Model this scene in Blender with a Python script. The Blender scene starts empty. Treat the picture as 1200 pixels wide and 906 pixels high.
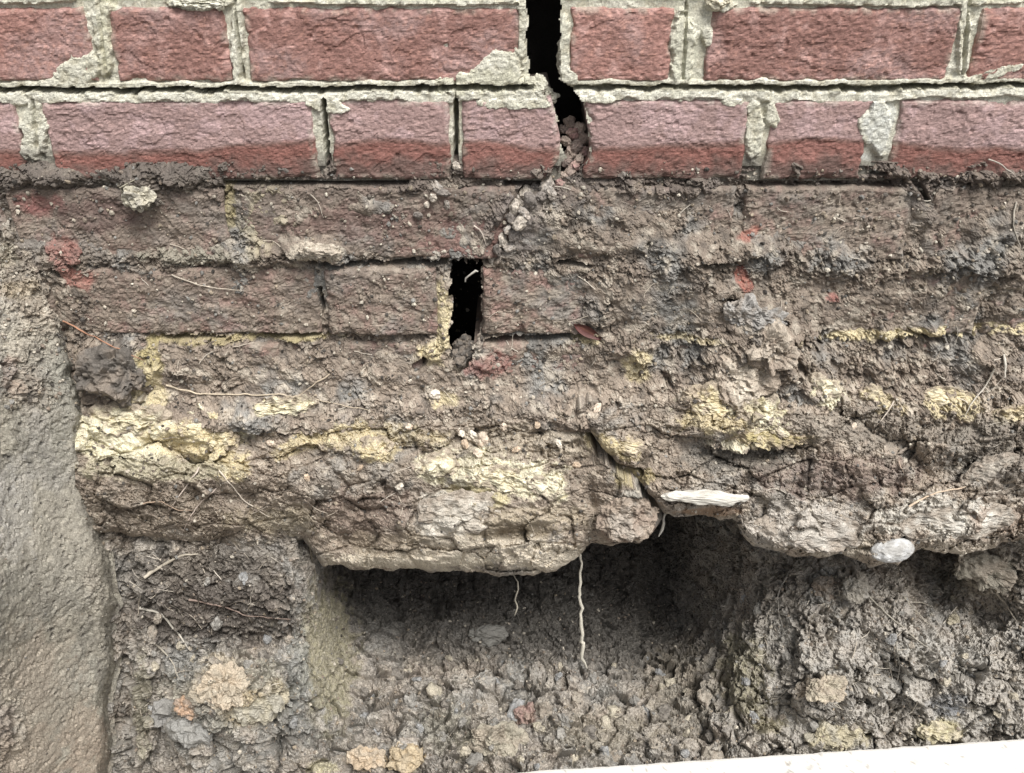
import bpy, math, random
import numpy as np
from mathutils import Vector, Matrix
random.seed(7)
rng = np.random.default_rng(11)
S = bpy.context.scene
COL = S.collection

# ------------------------------------------------------------------ camera
FPX, PITCH = 1069.0, math.radians(30)
CAM = np.array([0.0, -0.709, 0.410])
FW = np.array([0, math.cos(PITCH), -math.sin(PITCH)])
UP = np.array([0, math.sin(PITCH), math.cos(PITCH)])
cam = bpy.data.objects.new('camera', bpy.data.cameras.new('camera'))
COL.objects.link(cam)
cam.location = CAM
cam.rotation_euler = (math.radians(90) - PITCH, 0, 0)
cam.data.sensor_width = 36
cam.data.lens = 36 * FPX / 1200
cam.data.clip_start = 0.01
cam.data.clip_end = 500
S.camera = cam

# ------------------------------------------------------------------ light: bright overcast day
SUN_EL, SUN_AZ = math.radians(58), math.radians(150)      # azimuth clockwise from +Y
W = bpy.data.worlds.new('World'); S.world = W; W.use_nodes = True
nt = W.node_tree
sky = nt.nodes.new('ShaderNodeTexSky'); sky.sky_type = 'NISHITA'; sky.sun_disc = False
sky.sun_elevation = SUN_EL; sky.sun_rotation = SUN_AZ
sky.air_density = 1.0; sky.dust_density = 4.0; sky.ozone_density = 1.0
hs = nt.nodes.new('ShaderNodeHueSaturation'); hs.inputs['Saturation'].default_value = 0.25   # cloud veil
bg = nt.nodes['Background']; bg.inputs['Strength'].default_value = 0.10
nt.links.new(sky.outputs[0], hs.inputs['Color']); nt.links.new(hs.outputs[0], bg.inputs['Color'])
sun = bpy.data.objects.new('sun', bpy.data.lights.new('sun', 'SUN')); COL.objects.link(sun)
sun.data.energy = 2.7; sun.data.angle = math.radians(24); sun.data.color = (1.0, 0.97, 0.93)
d = Vector((math.sin(SUN_AZ) * math.cos(SUN_EL), math.cos(SUN_AZ) * math.cos(SUN_EL), math.sin(SUN_EL)))
sun.rotation_euler = d.to_track_quat('Z', 'Y').to_euler()
S.view_settings.view_transform = 'Standard'; S.view_settings.look = 'None'
S.view_settings.gamma = 1.0; S.view_settings.exposure = 0.74
S.cycles.max_bounces = 6; S.cycles.diffuse_bounces = 4

# ------------------------------------------------------------------ numeric helpers
def at(px, py, o=0.0):
    """pixel of the photograph -> point on the vertical plane o metres in front of the wall face"""
    px = np.asarray(px, float); py = np.asarray(py, float); o = np.asarray(o, float)
    a = (px - 600) / FPX; b = -(py - 453) / FPX
    dy = FW[1] + b * UP[1]; dz = FW[2] + b * UP[2]
    t = (-o - CAM[1]) / dy
    return np.stack(np.broadcast_arrays(a * t, -o + 0 * t, CAM[2] + dz * t), -1)
def at_z(px, py, z):
    a = (px - 600) / FPX; b = -(py - 453) / FPX
    dy = FW[1] + b * UP[1]; dz = FW[2] + b * UP[2]
    t = (z - CAM[2]) / dz
    return np.array([a * t, CAM[1] + dy * t, z])
def pix(P):
    D = P - CAM
    dep = D @ FW
    return 600 + FPX * D[..., 0] / dep, 453 - FPX * (D @ UP) / dep
def lin(h):
    if isinstance(h, str):
        h = h.lstrip('#'); c = np.array([int(h[i:i + 2], 16) for i in (0, 2, 4)]) / 255
    else: c = np.array(h) / 255
    c = np.where(c <= .04045, c / 12.92, ((c + .055) / 1.055) ** 2.4)
    g = c @ np.array([.3, .55, .15]); return g + (c - g) * .74

_perm = rng.permutation(256).astype(np.int32); _perm = np.concatenate([_perm, _perm, _perm])
_g = rng.normal(size=(256, 3)); _g /= np.linalg.norm(_g, axis=1)[:, None]; _g = _g.astype(np.float32)
_j = rng.random((256, 3)).astype(np.float32)
def _h(i, j, k): return _perm[_perm[_perm[i & 255] + (j & 255)] + (k & 255)]
def perlin(P, size, seed=0.0):
    p = (np.asarray(P, np.float32) / np.float32(size)) + np.float32(seed * 17.31 + 100)
    f0 = np.floor(p); i = f0.astype(np.int32); f = p - f0
    u = f * f * f * (f * (f * 6 - 15) + 10)
    out = 0
    for dx in (0, 1):
        wx = u[..., 0] if dx else 1 - u[..., 0]
        for dy in (0, 1):
            wy = u[..., 1] if dy else 1 - u[..., 1]
            for dz in (0, 1):
                wz = u[..., 2] if dz else 1 - u[..., 2]
                g = _g[_h(i[..., 0] + dx, i[..., 1] + dy, i[..., 2] + dz)]
                out = out + wx * wy * wz * (g[..., 0] * (f[..., 0] - dx) + g[..., 1] * (f[..., 1] - dy) + g[..., 2] * (f[..., 2] - dz))
    return out * 1.6
def fbm(P, size, octv=3, seed=0.0, gain=0.55):
    o = 0; a = 1; s = size
    for k in range(octv):
        o = o + a * perlin(P, s, seed + k * 1.7); a *= gain; s *= 0.5
    return o
def worley(P, size, seed=0.0, tilt=False):
    """distance to nearest and second nearest feature point (in cells) and a random number per cell"""
    p = (np.asarray(P, np.float32) / np.float32(size)) + np.float32(seed * 13.7 + 100)
    sh = p.shape[:-1]; p = p.reshape(-1, 3)
    f0 = np.floor(p); i = f0.astype(np.int32); f = p - f0
    F1 = np.full(len(p), 9, np.float32); F2 = F1.copy(); ID = np.zeros(len(p), np.int32); T = np.zeros(len(p), np.float32)
    for dx in (-1, 0, 1):
        for dy in (-1, 0, 1):
            for dz in (-1, 0, 1):
                h = _h(i[:, 0] + dx, i[:, 1] + dy, i[:, 2] + dz)
                q = _j[h]; w = _g[h]
                vx = f[:, 0] - q[:, 0] - dx; vy = f[:, 1] - q[:, 1] - dy; vz = f[:, 2] - q[:, 2] - dz
                dd = vx * vx + vy * vy + vz * vz
                c = dd < F1
                F2 = np.where(c, F1, np.minimum(F2, dd)); ID = np.where(c, h, ID); F1 = np.where(c, dd, F1)
                T = np.where(c, vx * w[:, 0] + vy * w[:, 1] + vz * w[:, 2], T)
    R_ = (_j[ID][:, 0]).reshape(sh)
    if tilt: return np.sqrt(F1).reshape(sh), np.sqrt(F2).reshape(sh), R_, T.reshape(sh)
    return np.sqrt(F1).reshape(sh), np.sqrt(F2).reshape(sh), R_
def clip01(x): return np.clip(x, 0, 1)
def sstep(a, b, x):
    t = clip01((x - a) / (b - a)); return t * t * (3 - 2 * t)
def G(x, y, cx, cy, rx, ry, ang=0):
    c, s = math.cos(math.radians(ang)), math.sin(math.radians(ang))
    u = (x - cx) * c + (y - cy) * s; v = -(x - cx) * s + (y - cy) * c
    return np.exp(-(u / rx) ** 2 - (v / ry) ** 2)
def dpoly(x, y, pts):
    best = 1e9
    for (ax, ay), (bx, by) in zip(pts[:-1], pts[1:]):
        t = clip01(((x - ax) * (bx - ax) + (y - ay) * (by - ay)) / ((bx - ax) ** 2 + (by - ay) ** 2))
        best = np.minimum(best, np.hypot(x - ax - t * (bx - ax), y - ay - t * (by - ay)))
    return best
def inpoly(x, y, pts):
    r = np.zeros(x.shape, bool)
    for (ax, ay), (bx, by) in zip(pts, pts[1:] + pts[:1]):
        if ay == by: continue
        r ^= ((ay > y) != (by > y)) & (x < (bx - ax) * (y - ay) / (by - ay) + ax)
    return r
def sinterp(x, a, b, w=34):
    g = np.arange(0, 1201.); k = np.exp(-(np.arange(-90, 91) / (w * .8)) ** 2); k /= k.sum()
    return np.interp(x, g, np.convolve(np.pad(np.interp(g, a, b), 90, 'edge'), k, 'valid'))
def blend(col, m, c): return col + (np.asarray(c) - col) * np.asarray(m)[..., None]
def normals(P):
    a = np.gradient(P, axis=0); b = np.gradient(P, axis=1)
    n = np.cross(a, b); n /= np.linalg.norm(n, axis=-1)[..., None] + 1e-12
    f = np.sign(((CAM - P) * n).sum(-1)); f[f == 0] = 1
    return n * f[..., None]

# ------------------------------------------------------------------ mesh helpers
def mesh_np(name, V, F, col=None, smooth=False):
    me = bpy.data.meshes.new(name)
    V = np.ascontiguousarray(V, np.float32).reshape(-1, 3); F = np.ascontiguousarray(F, np.int32)
    k = F.shape[1]
    me.vertices.add(len(V)); me.vertices.foreach_set('co', V.ravel())
    me.loops.add(F.size); me.loops.foreach_set('vertex_index', F.ravel())
    me.polygons.add(len(F)); me.polygons.foreach_set('loop_start', np.arange(0, F.size, k, dtype=np.int32))
    me.polygons.foreach_set('loop_total', np.full(len(F), k, np.int32))
    me.polygons.foreach_set('use_smooth', np.full(len(F), smooth, bool))
    me.update(calc_edges=True)
    if col is not None:
        c = np.ones((len(V), 4), np.float32); c[:, :3] = np.clip(np.asarray(col).reshape(-1, 3), 0.004, 0.9)
        at_ = me.color_attributes.new('Col', 'FLOAT_COLOR', 'POINT'); at_.data.foreach_set('color', c.ravel())
    return me
def gridF(n, m, keep=None):
    i = np.arange(n * m).reshape(n, m)
    F = np.stack([i[:-1, :-1], i[1:, :-1], i[1:, 1:], i[:-1, 1:]], -1)
    if keep is not None: F = F[keep[:-1, :-1] & keep[1:, :-1] & keep[1:, 1:] & keep[:-1, 1:]]
    return F.reshape(-1, 4)
def link(name, me, mat, parent=None, kind=None, label=None, cat=None, group=None):
    o = bpy.data.objects.new(name, me); COL.objects.link(o)
    if me is not None and mat is not None and not me.materials: me.materials.append(mat)
    if parent: o.parent = parent
    for k, v in (('kind', kind), ('label', label), ('category', cat), ('group', group)):
        if v: o[k] = v
    return o

# ------------------------------------------------------------------ materials
def material(name, rough=0.92, grain=0.35, gscale=700, bump=0.5, bscale=500, bdist=0.0008, spec=0.25, stretch=(1, 1, 1)):
    m = bpy.data.materials.new(name); m.use_nodes = True
    t = m.node_tree; N = t.nodes; L = t.links; b = N['Principled BSDF']
    b.inputs['Roughness'].default_value = rough; b.inputs['Specular IOR Level'].default_value = spec
    a = N.new('ShaderNodeAttribute'); a.attribute_name = 'Col'
    g = N.new('ShaderNodeNewGeometry')
    mp = N.new('ShaderNodeMapping'); mp.inputs['Scale'].default_value = stretch
    L.new(g.outputs['Position'], mp.inputs['Vector'])
    n1 = N.new('ShaderNodeTexNoise'); n1.inputs['Scale'].default_value = gscale; n1.inputs['Detail'].default_value = 3
    n1.inputs['Roughness'].default_value = 0.7
    L.new(mp.outputs[0], n1.inputs['Vector'])
    mr = N.new('ShaderNodeMapRange'); mr.inputs['From Min'].default_value = 0.3; mr.inputs['From Max'].default_value = 0.7
    mr.inputs['To Min'].default_value = 1 - grain; mr.inputs['To Max'].default_value = 1 + grain
    L.new(n1.outputs['Fac'], mr.inputs['Value'])
    mx = N.new('ShaderNodeVectorMath'); mx.operation = 'SCALE'
    L.new(a.outputs['Color'], mx.inputs[0]); L.new(mr.outputs[0], mx.inputs['Scale'])
    L.new(mx.outputs[0], b.inputs['Base Color'])
    n2 = N.new('ShaderNodeTexNoise'); n2.inputs['Scale'].default_value = bscale; n2.inputs['Detail'].default_value = 5
    n2.inputs['Roughness'].default_value = 0.65
    L.new(mp.outputs[0], n2.inputs['Vector'])
    bp = N.new('ShaderNodeBump'); bp.inputs['Strength'].default_value = bump; bp.inputs['Distance'].default_value = bdist
    L.new(n2.outputs['Fac'], bp.inputs['Height']); L.new(bp.outputs[0], b.inputs['Normal'])
    return m
M_brick = material('fired_clay', 0.85, 0.34, 900, 0.9, 420, 0.0012, 0.3, (0.55, 1, 1))
M_mortar = material('lime_mortar', 0.95, 0.34, 800, 0.9, 900, 0.0010, 0.15)
M_soil = material('damp_soil', 0.78, 0.34, 800, 1.0, 520, 0.0012, 0.3)
M_clay = material('trowelled_clay', 0.8, 0.42, 700, 0.8, 800, 0.0007, 0.3)
M_conc = material('old_lime_concrete', 0.92, 0.42, 900, 0.9, 520, 0.0010, 0.25)
M_root = material('root_bark', 0.8, 0.2, 1200, 0.5, 900, 0.0004, 0.3)
M_board = material('white_painted_timber', 0.6, 0.05, 500, 0.3, 300, 0.0004, 0.4)
M_leaf = material('dry_leaf', 0.6, 0.2, 900, 0.4, 500, 0.0004, 0.4)
M_stone = material('pale_stone', 0.75, 0.15, 900, 0.5, 500, 0.0006, 0.35)

# ------------------------------------------------------------------ palette (surface colours)
c_brick = lin('#97695d') * .92; c_brickp = lin('#9a7f7b'); c_brickd = lin('#8b5447'); c_bricko = lin('#b47d69')
c_mort = lin('#c0bda8'); c_mortw = lin('#d3d0be'); c_morto = lin('#8f8a6a')
c_soil = lin('#9d8c79'); c_soilm = lin('#938271'); c_soilg = lin('#94918a'); c_soild = lin('#5b554e'); c_soill = lin('#b8ac98')
c_soil, c_soilm, c_soilg, c_soild = c_soil * .86, c_soilm * .84, c_soilg * .86, c_soild * .78
c_yel = lin('#c5b587'); c_yell = lin('#d0c8a8'); c_yeld = lin('#a5965f')
c_clay = lin('#989281'); c_clayo = lin('#ab9b88'); c_clayg = lin('#8c8a80'); c_olive = lin('#938c70')
c_white = lin('#cecbc4')

def soil_colour(P, seed=0, rnd=None):
    a = fbm(P, .06, 4, seed + 3); b = fbm(P, .035, 4, seed + 9); c = fbm(P, .012, 3, seed + 5)
    col = np.broadcast_to(c_soil, P.shape).copy()
    col = blend(col, sstep(-.1, .5, a), c_soilg)
    col = blend(col, sstep(.0, .5, b) * .8, c_soilm)
    col = blend(col, sstep(.15, .6, c) * .7, c_soill)
    col = blend(col, sstep(.1, .7, -c) * .55, c_soild)
    if rnd is not None: col = col * (0.72 + 0.56 * rnd)[..., None]
    return col
def paint(col, P, x, y, blobs, seed=0, sharp=2.6, nz=.55):
    n = fbm(P, .014, 4, seed + 21); n2 = clip01(fbm(P, .005, 3, seed + 22) + .4)
    for (cx, cy, rx, ry, c, s, *an) in blobs:
        g = G(x, y, cx, cy, rx, ry, an[0] if an else 0)
        m = clip01((g * 1.5 + nz * n * sstep(.02, .3, g) - .45) * sharp) * s * (.78 + .5 * n2)
        col = blend(col, m, c)
    return col
def crumbs(P, k=1.0, seed=0, mask=1.0, big=1.0):
    """height of crumbly soil in metres and a random value per crumb"""
    w = np.stack([fbm(P, .010, 3, seed + 31), fbm(P, .010, 3, seed + 37), fbm(P, .010, 3, seed + 41)], -1)
    Q = P + w * .0042
    f1, f2, r1, t1 = worley(Q, .0135, seed, True); g1, g2, r2, t2 = worley(Q, .0055, seed + 2, True)
    k1, k2, r3, t3 = worley(Q, .0027, seed + 4, True)
    m = sstep(-.35, .45, fbm(P, .045, 3, seed + 7)); m2 = sstep(-.4, .3, fbm(P, .02, 3, seed + 8))
    h = big * (.35 + .9 * m) * (.0055 * (r1 - .5) + .0048 * t1 - .0030 * sstep(.16, 0, f2 - f1))
    h = h + (.4 + .8 * m2) * (.0026 * (r2 - .5) + .0028 * t2 - .0014 * sstep(.2, 0, g2 - g1))
    h = h + .0012 * (r3 - .5) + .0013 * t3
    h = h + .0022 * fbm(P, .007, 3, seed + 11) + .0065 * fbm(P, .04, 2, seed + 13)
    return k * h * mask, .35 * r1 + .35 * r2 + .3 * r3

# ================================================================== THE BRICK WALL
wall = link('brick_wall', None, None, label='cracked red brick house wall exposed down to its footing', cat='wall')
wall.location = (0, 0, 0)
CRACK = [(620, -60), (619, 60), (622, 92), (640, 112), (652, 128), (655, 158), (664, 182), (655, 214), (676, 214), (690, 186), (692, 150), (684, 122), (668, 104), (652, 92), (655, 50), (660, -60)]
HOLE = [(530, 309), (565, 309), (562, 394), (550, 412), (540, 430), (534, 428), (529, 405)]

def make_brick(px0, px1, y0, y1, style, out=0.0, le=None, re=None, step=.00125, seed=0, rot=0.0, depth=.1):
    yc = (y0 + y1) / 2
    X0 = at(px0, yc)[0]; X1 = at(px1, yc)[0]; Z1 = at(600, y0)[2]; Z0 = at(600, y1)[2]
    n = max(4, int((X1 - X0) / step)); m = max(4, int((Z1 - Z0) / step))
    u, v = np.meshgrid(np.linspace(0, 1, n), np.linspace(0, 1, m), indexing='ij')
    zz = Z0 + (Z1 - Z0) * v
    ypx = np.interp(v, [0, 1], [y1, y0])
    xl = np.full(v.shape, X0); xr = np.full(v.shape, X1)
    if le: p = np.interp(ypx, [a for a, _ in le], [b for _, b in le]); xl = at(p, ypx)[..., 0]
    if re: p = np.interp(ypx, [a for a, _ in re], [b for _, b in re]); xr = at(p, ypx)[..., 0]
    xx = xl + (xr - xl) * u
    P = np.stack([xx, np.zeros_like(xx), zz], -1); Q = P + seed * .37
    d = np.minimum(np.minimum(xx - xl, xr - xx), np.minimum(zz - Z0, Z1 - zz))
    ed = clip01(1 - d / .006)
    wx = fbm(Q, .012, 3, 2); wz = fbm(Q, .012, 3, 5)
    P[..., 0] += wx * .0013 * ed; P[..., 2] += wz * .0011 * ed
    r = .0035
    h = -(r - np.sqrt(np.maximum(r * r - np.maximum(r - d, 0) ** 2, 0)))
    chip = sstep(.1, .6, fbm(Q, .022, 3, 8)) * clip01(1 - d / .007)
    h -= chip * .003
    A = Q * np.array([.5, 1, 1.15])
    mud = {'clean': 0, 'half': sstep(-4, 10, y_band(P) ) , 'mud': 1}[style]
    wr = 1 - np.abs(perlin(A + .0018 * fbm(Q, .01, 2, 14)[..., None], .0052, 15)) * 2
    wr2 = 1 - np.abs(perlin(A, .0027, 17)) * 2
    h += .00040 * wr * (.5 + sstep(-.3, .4, fbm(Q, .04, 2, 16))) + .00022 * wr2 + .0011 * fbm(Q, .03, 2, 19) + .00045 * fbm(Q, .0032, 2, 18)
    p1, p2, pr = worley(Q, .011, 6); h -= .0016 * sstep(.26, .1, p1) * (pr > .72)
    f1, f2, rn = worley(Q * np.array([.6, 1, 1]), .009, 3)
    h += np.where(fbm(Q, .05, 2, 23) > .05, -.0007, 0) * (rn > .6)
    if style == 'mud':
        hc, rc = crumbs(Q, .20, 4)
        h += hc + .0016 * fbm(Q, .028, 3, 33)
    P[..., 1] = -(out + h) + math.tan(rot) * (P[..., 0] - (X0 + X1) / 2)
    # colour of the fired clay, and the earth that stayed on it
    n1 = fbm(Q, .05, 4, 40); n2 = fbm(Q, .012, 4, 44); n3 = fbm(Q, .004, 3, 48)
    tone = 1 + .13 * math.sin(seed * 2.3)
    col = np.broadcast_to(c_brick * tone, P.shape).copy()
    col = blend(col, sstep(-.1, .7, n1) * .55, c_brickp)
    col = blend(col, sstep(.1, .7, n2) * .5, c_brick * .78)
    col = blend(col, sstep(.2, .7, n3 + .3 * n1) * .45, c_bricko)
    col = blend(col, sstep(.25, .8, -n2 + .3 * n3) * .45, lin('#c79a90'))
    px_, py_ = pix(P)
    if style == 'half':
        up = sstep(3, -4, y_band(P) + 5 * n1 + 2 * n2)
        col = blend(col, up * .72, c_brickp * 1.06)
        col = blend(col, up * sstep(0, .5, n2 + n1) * .5, lin('#b59494'))
        col = blend(col, (1 - up) * .85, c_brickd * .88)
        col = blend(col, sstep(10, 34, y_band(P) + 14 * n2) * .6, c_soild * 1.1)
        col = blend(col, np.exp(-((y_band(P) + 6 * n1 - 1) / 3) ** 2) * .4, c_soild * 1.3)
    if style == 'mud':
        mm = clip01(.93 + .5 * n2 + .35 * n1)
        sc = soil_colour(Q, 2, rc); sc = blend(sc, .45, c_soilm)
        col = blend(col * .8, mm, sc * .86)
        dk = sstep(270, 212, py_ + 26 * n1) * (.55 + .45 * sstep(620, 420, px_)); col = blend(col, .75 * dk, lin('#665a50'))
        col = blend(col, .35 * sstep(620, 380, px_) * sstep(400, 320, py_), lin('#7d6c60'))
    # lichen-pale lime bloom near mortar on the clean courses
    if style != 'mud':
        col = blend(col, clip01(ed * 1.2 * sstep(-.1, .5, n2)) * .4, c_mort)
    col = paint(col, P, px_, py_, [(75, 295, 18, 24, lin('#93655a'), .75), (90, 325, 22, 16, lin('#a36d5e'), .85), (45, 240, 28, 16, lin('#84504a'), .7),
        (870, 325, 9, 16, lin('#a06352'), .9, -25), (875, 275, 16, 7, lin('#9c5a48'), .7, -25), (975, 350, 10, 6, lin('#985a50'), .8),
        (560, 285, 70, 26, lin('#7c534c'), .6), (440, 260, 110, 22, lin('#6d4f48'), .5), (700, 430, 90, 24, lin('#7e625a'), .5),
        (575, 425, 30, 16, lin('#9a5a50'), .6), (120, 250, 60, 20, lin('#5c4640'), .6)], 2)
    nv = n * m
    bi = np.arange(nv).reshape(n, m)
    ring = np.concatenate([bi[:-1, 0], bi[-1, :-1], bi[:0:-1, -1], bi[0, :0:-1]])
    B = P.reshape(-1, 3)[ring].copy()
    B1 = B.copy(); B1[:, 1] += .02; B2 = B.copy(); B2[:, 1] = depth
    V = np.concatenate([P.reshape(-1, 3), B1, B2]); k = len(ring)
    r0 = ring; r1 = nv + np.arange(k); r2 = nv + k + np.arange(k)
    side = np.concatenate([np.stack([r0, np.roll(r0, -1), np.roll(r1, -1), r1], -1), np.stack([r1, np.roll(r1, -1), np.roll(r2, -1), r2], -1)])
    cc = col.reshape(-1, 3); cr = cc[ring] * .8 if style == 'mud' else cc[ring] * .45 + c_mort * .22
    return mesh_np('brick', V, np.concatenate([gridF(n, m), side]), np.concatenate([cc, cr, cr]))
def y_band(P):
    """pixels below the old ground line that crosses the second course"""
    _, y = pix(P); x, _ = pix(P)
    return y - (174 + 4 * np.sin(x / 90) - 6 * sstep(0, 500, x) + 6 * sstep(900, 1200, x))

bricks = []
def row(specs, y0, y1, style, ctr=[0]):
    for s in specs:
        ctr[0] += 1
        kw = s[2] if len(s) > 2 else {}
        ya, yb = kw.pop('y', (y0, y1))
        me = make_brick(s[0], s[1], ya, yb, style, seed=ctr[0], **kw)
        b = link('brick', me, M_brick, wall); bricks.append(b)
        lb = kw.get('label')
row([(-180, 195), (206, 530), (541, 618), (662, 980), (992, 1390)], -110, -4, 'clean')
row([(-225, 107), (130, 268), (288, 612), (668, 788), (828, 1120), (1143, 1460)], 9, 96, 'clean')
row([(-330, 26), (56, 369), (388, 527), (541, 654, dict(re=[(116, 645), (140, 652), (165, 658), (185, 656), (205, 645), (213, 636)])),
     (686, 874, dict(le=[(116, 684), (140, 688), (160, 692), (185, 690), (200, 684), (210, 680)])), (900, 1016), (1047, 1390)], 117, 211, 'half')
row([(-290, 6), (14, 266), (284, 606), (636, 858, dict(out=.001)), (870, 1066, dict(out=.002)), (1086, 1400)], 220, 304, 'mud')
row([(-270, 62), (74, 372), (383, 513, dict(out=.003)), (566, 704, dict(out=.001)), (716, 846), (862, 1150, dict(out=.001)), (1162, 1460)], 315, 392, 'mud')
row([(-160, 80), (92, 178), (194, 332), (342, 496, dict(out=-.002)), (556, 692), (704, 830), (842, 1100), (1112, 1400)], 403, 476, 'mud')

# unseen backing and caps, added to keep light out behind the crack
def box(x0, x1, y0, y1, z0, z1):
    V = np.array([(x, y, z) for x in (x0, x1) for y in (y0, y1) for z in (z0, z1)])
    F = np.array([(0, 1, 3, 2), (4, 6, 7, 5), (0, 4, 5, 1), (2, 3, 7, 6), (0, 2, 6, 4), (1, 5, 7, 3)])
    return V, F
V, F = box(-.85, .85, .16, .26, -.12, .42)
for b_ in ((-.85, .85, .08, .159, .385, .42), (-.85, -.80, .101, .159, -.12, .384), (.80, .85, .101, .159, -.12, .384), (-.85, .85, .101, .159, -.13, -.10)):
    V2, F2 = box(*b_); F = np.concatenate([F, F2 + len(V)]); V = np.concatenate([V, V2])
link('dark_backing', mesh_np('dark_backing', V, F, np.broadcast_to(c_soild * .35, (len(V), 3))), M_brick, wall)  # near-black colour puts the cavity's darkness into the surface

# mortar of the two upper courses: beds, perpends, grooves, slits and smears
def mortar():
    st = .00115
    X = np.arange(-.58, .60, st); Z = np.arange(at(600, 214)[2], .355, st)
    x, z = np.meshgrid(X, Z, indexing='ij'); P = np.stack([x, 0 * x, z], -1)
    px, py = pix(P)
    n1 = fbm(P, .02, 3, 60); n2 = fbm(P, .007, 3, 62); n3 = fbm(P, .003, 2, 64)
    o = -.0030 + .0012 * n1 + .0007 * n2 + .0006 * n3
    keepb = py < 96
    pm = np.zeros_like(o)
    def smear(cx, cy, rx, ry, a, s=.0045, nz=.35):
        g = G(px, py, cx, cy, rx, ry, a)
        m = sstep(.42, .62, g + nz * n1 * .5 + .16 * n2)
        np.maximum(pm, m * s / .0045, out=pm)
    # smears on brick faces
    for a in [(92, 84, 40, 24, -25), (60, 97, 22, 6, 0), (545, 98, 60, 15, -8), (585, 82, 46, 28, -35), (612, 40, 7, 60, 0), (662, 60, 8, 60, 0), (670, 95, 9, 16, 0),
              (800, 60, 16, 60, 0), (828, 45, 7, 14, 0), (118, 30, 12, 70, 0), (278, 40, 9, 70, 0), (122, 70, 10, 30, 0),
              (40, 150, 18, 46, 0), (378, 122, 26, 10, 0), (390, 128, 18, 6, 0), (884, 150, 15, 46, 0), (1030, 150, 15, 44, 0), (1022, 150, 20, 26, 0),
              (905, 135, 12, 20, 0), (1130, 40, 9, 70, 0), (235, 3, 60, 7, 0), (232, 8, 26, 7, 0), (30, -2, 80, 8, 0), (470, 2, 180, 5, 0), (845, 6, 22, 9, 0), (1040, 2, 200, 7, 0),
              (532, 105, 12, 12, 0), (640, 104, 34, 16, 30), (625, 122, 26, 8, 0), (590, 122, 40, 8, 0), (700, 116, 30, 8, 0), (1165, 86, 50, 8, -16), (860, 120, 20, 6, 0)]:
        smear(*a)
    # pale bed edges: thin lip under course one, wide lip over course two
    jl = 104.5 + 1.4 * np.sin(px / 130) - 4.0 * sstep(900, 1200, px) - 1.5 * sstep(600, 700, px)
    e1 = sstep(4.6, 2.2, np.abs(py - (jl - 6) + 3.0 * n1)) ; e2 = sstep(8, 4.6, np.abs(py - (jl + 9) + 5 * n1 + 2.0 * n2))
    pm = np.maximum(pm, np.maximum(e1 * .8, e2 * (.75 + .25 * sstep(-.3, .2, n1))))
    o = np.maximum(o, -.0032 + pm * (.0043 + .0009 * n1 + .0006 * n2 + .0006 * n3))
    # grooves struck in the joints
    slit = sstep(3.6, 1.4, np.abs(py - jl + 3.0 * n1 + 1.2 * n2) * (1 + .5 * n2)) * np.where(px < 640, 1, np.where(px < 700, .3, .45)) * sstep(-.75, -.2, n1 + .4 * np.sin(px / 47.) + .6)
    o -= slit * .022
    for pts, wd, dp in [([(38, 118), (44, 172), (50, 186)], 3, .004), ([(112, -20), (125, 92)], 3, .003), ([(272, -20), (284, 92)], 2.6, .005),
                        ([(379, 118), (381, 160), (385, 200)], 3.2, .02), ([(533, 88), (534, 116)], 1.6, .004), ([(534, 118), (534, 205)], 3.0, .02),
                        ([(806, -20), (800, 92)], 2.4, .004), ([(1138, -20), (1128, 86)], 2.6, .004)]:
        dd = dpoly(px, py, pts); o -= sstep(wd, wd * .35, dd + n2 * .8) * dp
    inb = (py > 196)
    o -= inb * .003
    P[..., 1] = -o
    col = np.broadcast_to(c_mort, P.shape).copy()
    col = blend(col, sstep(0, .6, n1) * .6, c_mortw)
    col = blend(col, e2 * .7, c_mortw * 1.02)
    col = blend(col, sstep(.05, .6, -n2 - .3 * n1) * .55, lin('#a8a083'))
    col = blend(col, sstep(.2, .6, n3) * .3, lin('#8d8a74'))
    col = blend(col, sstep(4.5, 2, np.abs(py - jl)) * np.where(px > 690, .75, .5), c_morto * .8)
    col = blend(col, sstep(165, 195, py + 12 * n1) * .8, c_soild * 1.5)
    col = paint(col, P, px, py, [(125, 40, 10, 60, lin('#b9b48f'), .5), (800, 50, 20, 60, lin('#bdbba4'), .8), (1030, 150, 20, 45, lin('#bfc0b6'), .8), (560, 95, 60, 16, lin('#c2bfa4'), .7)])
    keep = ~inpoly(px + 3.5 * n2 + 2 * n3, py + 3 * n3, CRACK)
    link('mortar', mesh_np('mortar', P, gridF(*x.shape, keep), col), M_mortar, wall)
mortar()
CHUNKS = [(630, 99, 12, 11, .012), (642, 112, 10, 9, .02), (660, 66, 6, 26, .035), (626, 108, 12, 7, .008)]

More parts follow.
